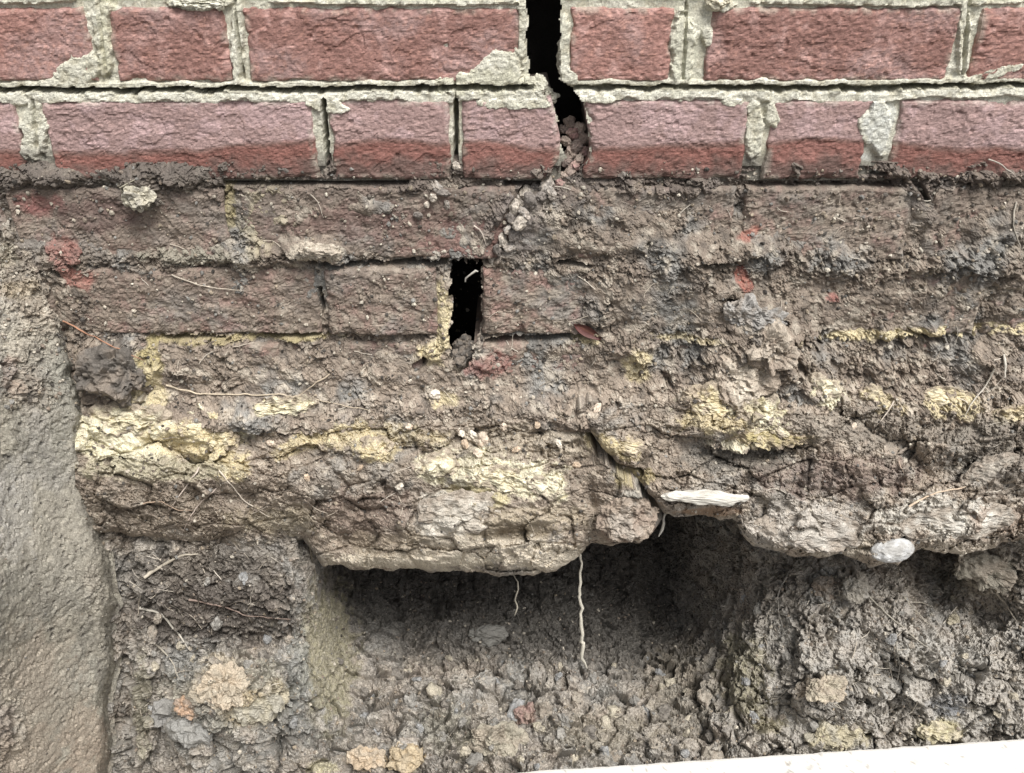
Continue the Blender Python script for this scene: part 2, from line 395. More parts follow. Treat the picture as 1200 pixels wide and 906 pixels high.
# ================================================================== EARTH CRUST ON THE BURIED COURSES
def sheet(x0, x1, y0, y1, st):
    px, py = np.meshgrid(np.arange(x0, x1 + st, st), np.arange(y0, y1 + st, st), indexing='ij')
    return px, py
YEL = [(690, 396, 20, 8, c_yel, .9), (745, 425, 16, 22, c_yel, .8), (1080, 388, 130, 7, c_yel, .9, -2), (990, 392, 30, 6, c_yel, .8), (1185, 384, 40, 7, c_yel, .9),
       (519, 375, 11, 44, c_yel, .9), (506, 408, 22, 12, c_yel, .9, -35), (178, 425, 16, 30, c_yeld, .8), (180, 470, 22, 40, c_yel, .8), (965, 455, 22, 18, c_yell, .95),
       (1025, 462, 22, 16, c_yel, .75), (1108, 462, 34, 14, c_yel, .85), (1190, 485, 26, 14, c_yel, .8), (335, 396, 60, 5, c_yeld, .7), (230, 398, 60, 5, c_yeld, .6),
       (840, 470, 50, 26, c_yell, .8), (895, 480, 26, 22, c_yel, .9), (875, 505, 40, 14, c_yel, .8), (268, 240, 8, 30, c_yeld, .6), (285, 232, 12, 8, c_soill, .8), (800, 392, 50, 5, c_yel, .7), (520, 462, 16, 8, c_yel, .8)]
REDS = [(75, 292, 17, 22, lin('#93655a'), .75), (90, 325, 20, 12, lin('#a36d5e'), .8), (870, 325, 8, 16, lin('#a06352'), .9, -20), (878, 272, 14, 6, lin('#9c5a48'), .7, -20), (975, 348, 8, 5, lin('#985a50'), .8), (575, 428, 26, 14, lin('#96564c'), .5), (45, 245, 24, 22, lin('#84504a'), .6)]
def crust():
    px, py = sheet(-140, 1340, 186, 492, 1.35)
    P = at(px, py)
    hc, rnd = crumbs(P, 1.0, 1); P0_ = P
    n1 = fbm(P, .05, 3, 70); n2 = fbm(P, .015, 3, 72)
    x, y = px, py
    face = np.maximum(sstep(222, 236, y) * sstep(300, 288, y), sstep(318, 330, y) * sstep(392, 380, y)); face = np.maximum(face, .8 * sstep(404, 414, y) * sstep(470, 455, y) * sstep(820, 780, x))
    face = face * sstep(-.45, .15, fbm(P, .03, 3, 74) + .1); hc = hc * (1 - .78 * face) * .92
    # cover: how far earth stands proud of the brick faces, in metres
    o = -.0045 + .0050 * sstep(560, 760, x) * sstep(225, 260, y) + .0025 * n1 + .003 * sstep(395, 420, y)
    o += .0035 * sstep(600, 480, np.abs(x - 1000)) * 0
    for cx, cy, rx, ry, hh, *an in [
        (120, 205, 200, 12, .008), (30, 215, 60, 22, .008), (20, 300, 60, 30, .010), (160, 228, 26, 20, .014), (240, 300, 140, 13, .010), (370, 290, 40, 13, .012), (310, 250, 40, 40, .005),
        (440, 328, 70, 12, .004), (500, 225, 44, 14, .008), (450, 245, 50, 8, .006), (575, 255, 34, 30, .006), (620, 250, 40, 40, .009), (580, 300, 40, 10, .008),
        (700, 290, 70, 50, .007), (760, 320, 60, 50, .007), (830, 300, 40, 20, .010), (830, 340, 30, 50, .006), (740, 225, 90, 12, .006), (960, 205, 70, 9, .007), (1040, 200, 26, 16, .009),
        (1078, 225, 18, 26, .010), (1180, 205, 60, 8, .007), (900, 290, 70, 16, .009), (1060, 310, 150, 14, .008), (1180, 300, 40, 60, .009), (1000, 350, 160, 30, .004),
        (885, 385, 46, 36, .022), (930, 420, 40, 36, .016), (850, 440, 60, 34, .018), (880, 480, 70, 30, .026), (840, 500, 40, 18, .02), (965, 455, 24, 18, .018), (720, 360, 60, 30, .006),
        (1120, 420, 120, 30, .006), (1180, 440, 50, 30, .012), (1100, 465, 80, 22, .010), (1040, 460, 40, 26, .010), (130, 430, 50, 40, .010), (240, 430, 60, 34, .006),
        (400, 440, 110, 30, .008), (300, 480, 160, 18, .012), (620, 470, 80, 20, .010), (560, 440, 44, 26, .008), (700, 470, 100, 22, .010), (745, 400, 70, 14, .006),
        (545, 420, 30, 14, .004), (520, 360, 9, 46, .007), (508, 405, 20, 10, .008, -35), (350, 398, 60, 8, .003), (200, 345, 60, 30, .002), (90, 360, 26, 60, .004), (320, 355, 50, 18, .002)]:
        o += hh * 1.0 * G(x, y, cx, cy, rx, ry, an[0] if an else 0)
    o += .014 * sstep(452, 492, y) + hc * (0.85 + .25 * sstep(600, 800, x)) + .0025 * n2
    # open shadow gaps under the courses
    for pts, wd, dp in [([(652, 212), (618, 224), (600, 246), (588, 280), (572, 306)], 10, .016), ([(265, 213), (330, 215), (475, 214)], 4.5, .03), ([(596, 216), (640, 212)], 6, .03), ([(800, 207), (850, 204), (950, 205)], 3, .014), ([(960, 207), (1040, 203)], 3, .01),
                        ([(1085, 200), (1200, 196)], 3, .015), ([(1072, 208), (1086, 235)], 5, .012), ([(60, 318), (75, 322)], 5, .02), ([(365, 308), (400, 312), (520, 310), (575, 304)], 4, .024),
                        ([(655, 308), (690, 311)], 4, .02), ([(825, 306), (858, 306)], 4.5, .02), ([(190, 396), (262, 396)], 3, .02), ([(310, 395), (372, 392)], 3.5, .025),
                        ([(570, 402), (645, 398), (690, 392)], 5, .025), ([(374, 340), (378, 370)], 3, .012), ([(488, 430), (498, 420)], 5, .02), ([(855, 352), (875, 362)], 6, .012),
                        ([(890, 390), (915, 372)], 7, .014), ([(920, 400), (940, 430)], 5, .010), ([(1060, 385), (1100, 400)], 3, .008), ([(176, 455), (165, 472), (105, 470)], 4, .012)]:
        dd = dpoly(x, y, pts) + 2.0 * n2; o -= sstep(wd, wd * .3, dd) * dp
    o = np.where(np.abs(y - 186) < 3, -.012, o)
    P = at(px, py, 0); P = P + np.stack([0 * o, -o, 0 * o], -1)
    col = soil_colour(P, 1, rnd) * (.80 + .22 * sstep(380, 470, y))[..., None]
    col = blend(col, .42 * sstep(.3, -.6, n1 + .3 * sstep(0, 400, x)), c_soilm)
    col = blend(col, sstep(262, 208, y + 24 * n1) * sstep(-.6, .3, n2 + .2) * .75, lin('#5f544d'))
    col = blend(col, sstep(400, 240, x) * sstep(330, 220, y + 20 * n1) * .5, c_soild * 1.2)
    col = paint(col, P, x, y, REDS + YEL + [(160, 228, 22, 18, lin('#a39b83'), .8), (370, 294, 34, 11, lin('#b3a792'), .85), (310, 255, 30, 40, lin('#a49878'), .6), (560, 500, 80, 20, c_soill, .6), (225, 300, 60, 14, lin('#8f8a78'), .7), (600, 260, 40, 40, lin('#776c65'), .6)], 1)
    jx, jy = px + 5 * n2 + 3 * fbm(P0_, .006, 2, 8), py + 5 * fbm(P0_, .01, 3, 7)
    keep = ~inpoly(jx, jy, HOLE) & ~inpoly(jx, jy, [(p[0], min(p[1], 206)) for p in CRACK])
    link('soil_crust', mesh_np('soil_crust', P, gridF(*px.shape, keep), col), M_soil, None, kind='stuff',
         label='thin brown soil crust clinging to the buried brick courses', cat='soil')
crust()

# ================================================================== CONCRETE FOOTING (two masses parted by the crack)
foot = link('concrete_footing', None, None, label='rough yellowish lime concrete footing under the brick wall, undermined', cat='footing')
CRK = [(676, 486), (690, 500), (706, 528), (735, 552), (752, 566), (768, 584), (776, 602)]
def footing(name, cols, top, lip, seed, prof, back, hide_left=False):
    st = 1.3
    X = np.arange(cols[0], cols[1], st)
    yt = np.interp(X, [a for a, _ in top], [b for _, b in top]); yb = np.interp(X, [a for a, _ in lip], [b for _, b in lip])
    Xp = np.stack([X * .001, 0 * X, 0 * X], -1)
    yb = yb + 5 * fbm(Xp, .03, 4, seed + 80) 
    nr = int((max(yb) - min(yt)) / st)
    v = np.linspace(0, 1, nr)
    px = np.repeat(X[:, None], nr, 1); py = yt[:, None] + (yb - yt)[:, None] * v[None]
    P0 = at(px, py, .03)
    hc, rnd = crumbs(P0, .8, seed)
    n1 = fbm(P0, .06, 3, seed + 90); n2 = fbm(P0, .016, 4, seed + 92)
    o = prof(px, py)
    f1, f2, r = worley(P0 + n2[..., None] * .006, .05, seed + 5)
    g1, g2, gr, gt = worley(P0 * np.array([.8, 1, 1.2]) + n2[..., None] * .003, .036, seed + 9, True)
    o += .012 * (clip01(1 - f1 ** 2) - .4) + .008 * n1 + .004 * n2 + .010 * gt - .003 * sstep(.1, 0, g2 - g1)
    smooth = np.zeros_like(o)
    for cx, cy, rx, ry, s in STONY: smooth = np.maximum(smooth, s * G(px, py, cx, cy, rx, ry))
    o += hc * (.8 - .66 * clip01(smooth)) + .0035 * smooth * (1 - np.abs(perlin(P0 * np.array([.5, 1, 1.0]), .018, 5)) * 2)
    # rounded at the broken lip
    ysm = clip01(G(px, py, 165, 505, 80, 34) + G(px, py, 260, 500, 60, 34) + G(px, py, 590, 562, 70, 24) + .7 * G(px, py, 515, 545, 30, 20)); o -= hc * .5 * ysm
    dl = (1 - v[None]) * (yb - yt)[:, None] + 0 * px
    o -= .013 * clip01(1 - dl / 14) ** 2
    dt = v[None] * (yb - yt)[:, None]
    P = at(px, py, o)
    x, y = px, py
    col = soil_colour(P, seed + 1, rnd)
    col = blend(col * 1.05, .35, lin('#a09382'))
    col = paint(col, P, x, y, [
        (150, 506, 100, 40, c_yell, 1), (250, 492, 60, 30, c_yell, .95, -10), (390, 500, 60, 20, c_yel, .5), (620, 520, 120, 20, lin('#a89b84'), .6), (300, 480, 60, 14, c_yel, .8, -10), (230, 522, 60, 24, c_yel, .85, 15), (270, 550, 24, 16, c_yel, .8), (355, 515, 40, 12, c_yel, .75, -30), (180, 550, 90, 16, lin('#aaa286'), .8),
        (440, 522, 26, 20, c_yel, .85), (515, 545, 26, 20, c_yell, .8), (590, 560, 80, 28, c_yell, .95, 8), (430, 512, 80, 16, c_yel, .5), (560, 580, 50, 14, c_yeld, .6), (630, 568, 34, 16, c_yell, .9), (720, 525, 34, 12, c_yel, .85, 15), (740, 560, 30, 12, c_yeld, .7),
        (840, 495, 50, 14, c_yel, .7), (900, 515, 50, 10, c_yeld, .7), (1190, 485, 30, 12, c_yel, .7),
        (560, 625, 90, 22, lin('#a3967f'), .9), (520, 600, 26, 22, lin('#b3aa98'), .9), (500, 655, 120, 14, lin('#bdb29c'), .95), (640, 652, 54, 20, lin('#c5b9a3'), .95), (520, 605, 40, 30, lin('#b9b2a4'), .9), (560, 640, 90, 12, lin('#b9ad98'), .8), (640, 605, 60, 14, lin('#a7997f'), .7), (740, 590, 24, 16, lin('#aaa69a'), .8),
        (735, 620, 36, 16, lin('#8b7060'), .7), (600, 622, 60, 10, lin('#7d6f58'), .7), (430, 600, 60, 30, lin('#837062'), .7), (450, 640, 60, 16, lin('#8c7d66'), .6),
        (945, 615, 80, 28, lin('#b0a89c'), .95), (1110, 605, 90, 24, lin('#b9b3a6'), .9), (990, 640, 60, 12, lin('#b5ab98'), .7), (1170, 610, 40, 20, lin('#957e6a'), .6), (830, 600, 40, 6, lin('#8e6f50'), .7),
        (1120, 645, 60, 10, lin('#b3a794'), .8), (980, 560, 100, 24, lin('#7b665b'), .6), (860, 540, 70, 14, lin('#6d675d'), .6), (1170, 530, 60, 40, lin('#706a60'), .5),
        (200, 600, 110, 30, lin('#857765'), .5), (320, 610, 60, 16, lin('#a09377'), .6), (1040, 500, 160, 26, lin('#7e776b'), .5)], seed)
    # rows that turn under the lip and run back beneath the wall
    e = P[:, -1:]; rows = [P]; cr = [col]
    for k, (bk, up) in enumerate([(.004, -.0015), (.012, -.002), (.03, .002), (.07, .006), (back, .012)]):
        r_ = e.copy(); r_[..., 1] += bk; r_[..., 2] += up + .003 * fbm(e + bk, .02, 2, seed)[..., None][..., 0]
        rows.append(r_); cr.append(col[:, -1:] * .9)
    e = P[:, :1]; r_ = e.copy(); r_[..., 1] += .012; r_[..., 2] += .002
    r2 = e.copy(); r2[..., 1] += .10; r2[..., 2] += .003
    P = np.concatenate([r2, r_] + rows, 1); col = np.concatenate([col[:, :1]] * 2 + cr, 1)
    link(name, mesh_np(name, P, gridF(*P.shape[:2]), col), M_conc, foot)
STONY = [(560, 620, 120, 40, 1), (500, 655, 120, 14, .9), (735, 612, 40, 30, 1), (955, 615, 80, 30, .8), (1110, 605, 80, 26, .7), (150, 498, 50, 18, .5), (1000, 560, 110, 30, .35)]
def profL(x, y):
    o = sinterp(y, [450, 476, 520, 560, 620, 680], [-.006, .006, .024, .042, .058, .054])
    o = o - .026 * sstep(400, 330, x) * sstep(560, 640, y)
    o += .010 * G(x, y, 600, 545, 70, 30) + .012 * G(x, y, 560, 610, 90, 30) - .010 * G(x, y, 590, 626, 60, 8) + .006 * G(x, y, 280, 490, 90, 16) - .008 * G(x, y, 210, 500, 8, 26) + .008 * G(x, y, 150, 500, 60, 20)
    o += .012 * G(x, y, 735, 612, 30, 26) - .012 * G(x, y, 696, 600, 7, 40, -15) - .014 * sstep(520, 430, y) * G(x, y, 210, 480, 12, 50)
    o -= .010 * G(x, y, 400, 625, 30, 20) + .010 * G(x, y, 260, 580, 60, 14) - .010 * G(x, y, 300, 610, 60, 16)
    return o
def profR(x, y):
    o = sinterp(y, [450, 476, 520, 560, 620, 680], [-.004, .008, .026, .040, .056, .056])
    o += .010 + .012 * np.exp(-dpoly(x, y, CRK) / 14) + .022 * G(x, y, 870, 495, 70, 20) - .014 * G(x, y, 890, 530, 80, 12) + .010 * G(x, y, 830, 585, 50, 12) + .008 * G(x, y, 955, 625, 60, 20)
    o += .012 * G(x, y, 1180, 560, 50, 14, -20) - .016 * G(x, y, 1150, 535, 70, 8, -20) + .006 * G(x, y, 1040, 650, 30, 12)
    o -= .010 * G(x, y, 1050, 520, 60, 10, 30)
    return o
footing('footing_mass', (88, 778), [(88, 470), (670, 470), (684, 506), (700, 535), (729, 561), (747, 576), (771, 608)],
        [(88, 600), (110, 622), (160, 630), (240, 638), (300, 648), (355, 634), (366, 648), (380, 664), (480, 668), (600, 674), (652, 672), (678, 652), (692, 637), (750, 636), (766, 622), (778, 606)], 6, profL, .30)
footing('footing_mass', (676, 1420), [(676, 482), (690, 470), (1420, 470)],
        [(676, 486), (690, 499), (706, 527), (735, 551), (752, 565), (768, 586), (780, 603), (830, 606), (862, 612), (884, 640), (930, 652), (985, 652), (1020, 662), (1052, 660), (1080, 645), (1140, 648), (1200, 632), (1420, 640)], 14, profR, .30)

# ================================================================== EXCAVATED SOIL (floor, hollow, banks) 
def table(px, py, xs, ys, T):
    T = np.array(T, float)
    ix = np.clip(np.searchsorted(xs, px) - 1, 0, len(xs) - 2); iy = np.clip(np.searchsorted(ys, py) - 1, 0, len(ys) - 2)
    xs = np.array(xs, float); ys = np.array(ys, float)
    u = clip01((px - xs[ix]) / (xs[ix + 1] - xs[ix])); v = clip01((py - ys[iy]) / (ys[iy + 1] - ys[iy]))
    u = u * u * (3 - 2 * u) * .5 + u * .5
    return (T[ix, iy] * (1 - u) + T[ix + 1, iy] * u) * (1 - v) + (T[ix, iy + 1] * (1 - u) + T[ix + 1, iy + 1] * u) * v
YS = [540, 600, 640, 680, 720, 760, 800, 850, 906, 1000]
TB = {-300: [60, 60, 60, 60, 60, 60, 60, 70, 90, 120], 118: [20, 25, 30, 36, 40, 40, 45, 55, 75, 110], 150: [0, 5, 14, 22, 24, 24, 32, 48, 70, 110], 178: [0, 8, 20, 36, 42, 48, 56, 66, 84, 125],
      190: [0, 8, 22, 44, 44, 26, 44, 62, 90, 135], 250: [0, 10, 30, 54, 56, 36, 74, 84, 108, 150], 342: [0, 10, 34, 56, 60, 44, 72, 84, 110, 155],
      356: [-30, -10, 10, 28, 34, 40, 56, 80, 108, 155], 412: [-150, -150, -140, -115, -75, -36, 6, 54, 104, 158], 500: [-200, -200, -190, -160, -112, -60, -4, 50, 105, 160], 640: [-205, -205, -195, -165, -116, -64, -8, 47, 103, 160],
      770: [-225, -225, -215, -188, -142, -92, -28, 41, 103, 160], 825: [-160, -160, -160, -142, -112, -72, -20, 44, 103, 160], 902: [-80, -80, -66, -40, -14, 14, 34, 64, 104, 160], 950: [-60, -60, -50, -26, 18, 42, 56, 72, 104, 160],
      1060: [-60, -60, -50, -20, 24, 48, 60, 73, 104, 160], 1105: [-60, -60, -60, -70, -20, 46, 62, 74, 104, 160], 1150: [-30, -10, 14, 0, -40, 40, 64, 75, 105, 160], 1215: [0, 10, 30, 36, 10, 52, 68, 78, 106, 165], 1700: [0, 10, 30, 36, 40, 56, 70, 80, 106, 165]}
def excav():
    px, py = np.meshgrid(np.concatenate([np.arange(60, 346, 1.4), np.arange(346, 420, .55), np.arange(420, 800, 1.35), np.arange(800, 892, .75), np.arange(892, 1430, 1.4)]), np.arange(566, 1001, 1.35), indexing='ij')
    ks = sorted(TB)
    o = sum(table(px, py + d_, ks, YS, [TB[k] for k in ks]) for d_ in np.linspace(-26, 26, 10)) * .0001
    x, y = px, py
    o += -.05 * G(x, y, 790, 718, 44, 40) + .02 * G(x, y, 745, 690, 14, 40) - .018 * G(x, y, 470, 700, 40, 30) + .016 * G(x, y, 560, 735, 50, 20) + .018 * G(x, y, 866, 800, 26, 60) + .030 * G(x, y, 265, 812, 72, 36) + .012 * G(x, y, 218, 860, 28, 30) - .020 * G(x, y, 190, 850, 8, 50) - .016 * G(x, y, 300, 748, 50, 12)
    o += .016 * G(x, y, 975, 810, 30, 22) + .012 * G(x, y, 985, 685, 18, 14) + .012 * G(x, y, 1010, 690, 16, 14) - .014 * G(x, y, 1015, 822, 30, 7, 20) + .012 * G(x, y, 165, 800, 10, 90) + .015 * G(x, y, 1150, 680, 50, 20, 25)
    P = at(px, py, o)
    Bs = P.copy()
    for _ in range(10):
        Bs[1:-1] = (Bs[:-2] + 2 * Bs[1:-1] + Bs[2:]) / 4; Bs[:, 1:-1] = (Bs[:, :-2] + 2 * Bs[:, 1:-1] + Bs[:, 2:]) / 4
    N = normals(Bs)
    gx = np.linalg.norm(np.gradient(Bs, axis=0), axis=-1); gy = np.linalg.norm(np.gradient(Bs, axis=1), axis=-1)
    calm = clip01(.0030 / np.maximum(gx, gy))
    cutface = clip01(1.3 * G(x, y, 384, 770, 30, 90))            # clean spade cut at the left end of the hollow
    olive = clip01(G(x, y, 385, 765, 32, 95) + .9 * G(x, y, 872, 795, 26, 50) + .5 * G(x, y, 835, 850, 30, 50))
    hc, rnd = crumbs(P, 1.0, 20, big=1.2)
    f1, f2, r3, t3 = worley(P + .006 * np.stack([fbm(P, .02, 3, 5), fbm(P, .02, 3, 6), fbm(P, .02, 3, 8)], -1), .028, 24, True)
    fl = sstep(740, 800, y)
    hc = hc + (.014 * (r3 - .5) + .013 * t3) * (.45 + .8 * fl) - .008 * sstep(.12, .0, f2 - f1) * (.4 + .6 * fl)
    hc *= (1 - .5 * cutface) * calm ** .9
    hc *= 1 - .25 * G(x, y, 900, 820, 60, 90)
    tc = CAM - P; tc /= np.linalg.norm(tc, axis=-1)[..., None]
    N = N * .4 + tc * .75 + fbm(P, .02, 2, 61)[..., None] * np.array([.35, 0, 0])
    P = P + N * hc[..., None]
    col = soil_colour(P, 20, .5 * rnd + .5 * r3)
    n1 = fbm(P, .05, 3, 77)
    col = blend(col, .5 * sstep(-.5, .5, n1 + .2), c_soilg * 1.05)
    col = blend(col * 1.12, .30 * sstep(-.2, .5, fbm(P, .02, 3, 78)), c_soill)
    damp_shade = sstep(-.015, -.09, o) * sstep(830, 780, x + 10 * n1)  # dark damp earth, plus shade deep in the hollow painted into the colour
    col = blend(col, .85 * damp_shade, lin('#403a32'))
    col = blend(col, .35, c_soilg) * (1.12 - .26 * clip01(damp_shade))[..., None]
    col = blend(col, .45 * sstep(840, 900, x) * sstep(700, 760, y), lin('#a9a59c'))
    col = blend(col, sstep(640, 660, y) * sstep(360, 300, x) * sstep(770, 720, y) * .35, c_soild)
    col = paint(col, P, x, y, [(384, 770, 34, 90, c_olive, .85), (872, 795, 30, 56, c_olive, .75), (265, 812, 84, 46, lin('#a5a08f'), .85), (255, 800, 34, 34, lin('#b7a88e'), .7), (290, 830, 30, 22, lin('#b3a27e'), .8), (325, 815, 14, 18, lin('#b0a486'), .8), (220, 830, 14, 12, lin('#b08a66'), .8),
        (215, 775, 26, 30, lin('#8c8c88'), .7), (225, 850, 36, 30, lin('#85857f'), .6), (168, 830, 12, 60, lin('#97917a'), .7), (335, 860, 40, 30, lin('#84847f'), .6), (350, 790, 14, 60, lin('#8f918c'), .6),
        (430, 890, 24, 14, lin('#b49f7a'), .85), (478, 888, 18, 14, lin('#bd9e62'), .9), (565, 870, 36, 20, lin('#97907c'), .7), (618, 840, 12, 10, lin('#8a6a5a'), .8), (965, 805, 26, 18, lin('#a3937c'), .8), (985, 865, 34, 14, lin('#aba07a'), .75), (1100, 858, 28, 14, lin('#b0a67c'), .8),
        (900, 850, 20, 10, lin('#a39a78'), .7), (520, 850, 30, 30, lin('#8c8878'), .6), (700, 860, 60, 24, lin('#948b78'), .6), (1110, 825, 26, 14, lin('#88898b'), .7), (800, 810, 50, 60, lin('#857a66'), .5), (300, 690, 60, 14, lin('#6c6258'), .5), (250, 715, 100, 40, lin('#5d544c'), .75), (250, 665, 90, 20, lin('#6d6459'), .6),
        (1150, 670, 50, 26, lin('#857d6c'), .7), (375, 900, 20, 10, lin('#b5ad8a'), .8)], 20)
    # the sheet's near edge runs on as the trench floor towards and past the viewer
    e = P[:, -1:]; far = []
    for yy, zz in ((-.24, -.45), (-.45, -.455), (-1.1, -.46)):
        r_ = e.copy(); r_[..., 1] = yy; r_[..., 2] = zz + .006 * fbm(r_ , .05, 2, 3); r_[..., 0] = e[..., 0] * 1.12; far.append(r_)
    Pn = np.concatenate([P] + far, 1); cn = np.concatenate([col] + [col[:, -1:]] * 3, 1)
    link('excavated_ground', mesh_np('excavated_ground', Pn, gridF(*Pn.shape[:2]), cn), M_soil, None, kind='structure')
excav()

# ================================================================== CLAY SIDE OF THE TRENCH
CR = [(180, 10), (300, 56), (340, 70), (380, 78), (440, 90), (480, 98), (560, 104), (640, 122), (700, 134), (760, 132), (906, 126), (1000, 124)]
def side():
    u, y = np.meshgrid(np.linspace(0, 1, 330), np.concatenate([np.arange(250, 1002, 1.5), np.arange(1004, 1300, 6)]), indexing='ij')
    cx = np.interp(y[0], [a for a, _ in CR], [b for _, b in CR])
    cx0 = sinterp(y[0], [a for a, _ in CR], [b for _, b in CR], 20)
    cx = cx0 + 8 * fbm(np.stack([0 * cx, 0 * cx, y[0] * .001], -1), .05, 4, 9)
    px = -330 + (cx[None] + 6 + 330) * u
    py = y
    dx = (cx0[None] - px); de = np.maximum(cx[None] - px, 0)
    top = sstep(285, 480, py + .15 * np.minimum(dx, 100))
    o = sinterp(py, [250, 300, 330, 420, 480, 560, 650, 760, 906, 1000], [-.01, .0, .004, .016, .024, .036, .052, .056, .088, .115]) + (dx * .00050) * (.35 + .65 * top) + .0000012 * np.clip(dx, 0, 200) ** 2
    o = o - .022 * clip01(1 - de / 16) ** 2
    P = at(px, py, o); N = normals(P)
    hc, rnd = crumbs(P, 1.0, 40)
    rough = clip01(sstep(430, 330, py + .3 * dx) + .9 * G(px, py, 30, 450, 40, 26, 40) + .6 * G(px, py, 45, 350, 40, 40) + .8 * G(px, py, 10, 870, 22, 46) + .5 * G(px, py, 8, 800, 14, 16) + .35 * G(px, py, 15, 440, 20, 30) + .4 * G(px, py, 110, 690, 14, 30))
    nA = fbm(P, .08, 3, 50); nB = fbm(P, .01, 4, 52); pit = worley(P, .007, 3)
    spots = sstep(.34, .2, pit[0] + .15 * nB) * (pit[2] > .78)
    h = hc * (.10 + .90 * rough) + .0006 * fbm(P * np.array([1, 1, .3]), .012, 3, 66) + .0014 * nA + .0004 * nB + .0004 * sstep(.2, .5, fbm(P, .016, 3, 57)) - .0012 * sstep(.35, .6, fbm(P, .007, 2, 63)) - .0022 * spots + .0004 * (worley(P + nB[..., None] * .002, .0042, 9)[2] - .5)
    P = P + N * h[..., None]
    col = np.broadcast_to(c_clay, P.shape).copy()
    col = blend(col, sstep(-.2, .6, nA) * .6, c_clayg); col = blend(col, sstep(.0, .6, -nA + .2 * nB) * .5, lin('#a09886'))
    col = blend(col, sstep(.1, .7, nB) * .4, lin('#a8a08c')); nC = fbm(P, .03, 4, 58); col = blend(col, sstep(.1, .5, nC) * .45, lin('#7d776c')); col = blend(col, sstep(.25, .6, -nC) * .35, lin('#b5ad9c')); col = blend(col, sstep(.2, .8, -nB) * .5, lin('#6f695d'))
    stv = fbm(P * np.array([1, 1, .25]), .012, 4, 66); col = blend(col, sstep(.05, .6, stv) * .4, lin('#aea796')); col = blend(col, sstep(.1, .6, -stv) * .35, lin('#6f6a60'))
    col = blend(col, sstep(.3, .55, fbm(P, .005, 3, 67)) * .6, lin('#5f594f'))
    col = blend(col, spots * .8, c_soild * 1.1)
    col = paint(col, P, px, py, [(100, 870, 30, 50, lin('#a28c76'), .5), (45, 790, 20, 60, lin('#9f8c7a'), .4), (30, 880, 60, 40, lin('#9f8b76'), .5), (15, 600, 30, 60, lin('#a8a59f'), .5), (60, 620, 50, 120, lin('#989284'), .4), (40, 820, 70, 90, lin('#9c917f'), .5), (60, 520, 30, 60, lin('#8f8b83'), .5), (8, 850, 12, 30, lin('#7d6d60'), .7), (12, 440, 12, 26, lin('#8d6a58'), .6), (70, 470, 20, 80, lin('#8d8a7c'), .6), (20, 340, 26, 14, lin('#aa9b78'), .8), (8, 300, 14, 16, lin('#a9a58c'), .8)], 40)
    col = blend(col, rough * .6, soil_colour(P, 41, rnd))
    link('trench_side', mesh_np('trench_side', P, gridF(*px.shape), col), M_clay, None, kind='structure')
side()

# ground round the pit (behind and beside the viewer)
def ground():
    V = []; F = []
    z1, z0 = at(600, 208)[2], -.47
    a = [(-1.05, z0), (-1.18, z1)]
    n = 40; xs = np.linspace(-1.5, 1.6, n)
    rows = [(-.74, z0), (-.80, z0 + .08), (-.88, z0 + .35), (-.95, z1), (-1.6, z1 + .02), (-3, z1), (-60, z1)]
    P = np.array([[(x if r < 4 else x * (1 + (r - 3) * 10), yy + .02 * math.sin(x * 9 + r), zz + .01 * math.sin(x * 13 + r * 2)) for r, (yy, zz) in enumerate(rows)] for x in xs])
    for nm, PP in (('pit_bank', P),):
        link(nm, mesh_np(nm, PP, gridF(*PP.shape[:2]), soil_colour(PP, 3)), M_soil, None, kind='structure')
ground()

# ================================================================== THINGS RESTING ON AND HANGING FROM THE SURFACES
bpy.context.view_layer.update()
DG = bpy.context.evaluated_depsgraph_get()
def hit(px, py):
    a = (px - 600) / FPX; b = -(py - 453) / FPX
    dv = Vector((a, FW[1] + b * UP[1], FW[2] + b * UP[2])).normalized()
    ok, loc, nor, *_ = S.ray_cast(DG, Vector(CAM), dv)
    if not ok: loc = Vector(at(px, py, 0)); nor = -dv
    if nor.dot(dv) > 0: nor = -nor
    return np.array(loc), np.array(nor), np.array(dv)
def ico(sub):
    import bmesh
    bm = bmesh.new(); bmesh.ops.create_icosphere(bm, subdivisions=sub, radius=1)
    V = np.array([v.co[:] for v in bm.verts]); F = np.array([[v.index for v in f.verts] for f in bm.faces]); bm.free()
    return V, F
ICO = {k: ico(k) for k in (1, 2, 3, 4, 5)}
def lump_mesh(name, r, seed, col, col2=None, sub=4, rough=1.0, ang=.75, mix=.5, edge=None):
    """irregular lump, r = radii along view-right, depth, up"""
    V, F = ICO[sub]; r = np.array(r)
    P = V * r; Q = P + seed * .311; R0 = (min(r) * .6 + .4 * r.mean()); V_ = V; V = V / r; V = V / np.linalg.norm(V, axis=1)[:, None]
    h = fbm(Q, R0 * 1.2, 4, seed) * .38 * R0 * rough
    f1, f2, rn, t = worley(Q + .12 * R0 * fbm(Q, R0 * .5, 2, seed)[..., None], R0 * .75, seed, True)
    h += R0 * ang * ((rn - .5) * .25 + t * .35) * rough - R0 * .08 * rough * sstep(.12, 0, f2 - f1)
    if sub > 3:
        hc, rc = crumbs(Q, .5 * rough, seed); h = h + hc
    else: rc = rn
    P = P + V * h[:, None]
    c = np.broadcast_to(np.asarray(col), P.shape).copy()
    if col2 is not None: c = blend(c, sstep(-.25, .35, fbm(Q, R0 * .9, 3, seed + 4)) * mix * 2 * .5 + 0, col2)
    if edge is not None:
        rim = np.hypot(V_[:, 0], V_[:, 2]); c = blend(c, clip01(sstep(.45, .95, rim + .5 * fbm(Q, R0 * .6, 3, seed + 9))) * .85, edge)
    c = c * (.75 + .5 * rc)[:, None]
    return mesh_np(name, P, F, c, smooth=False)
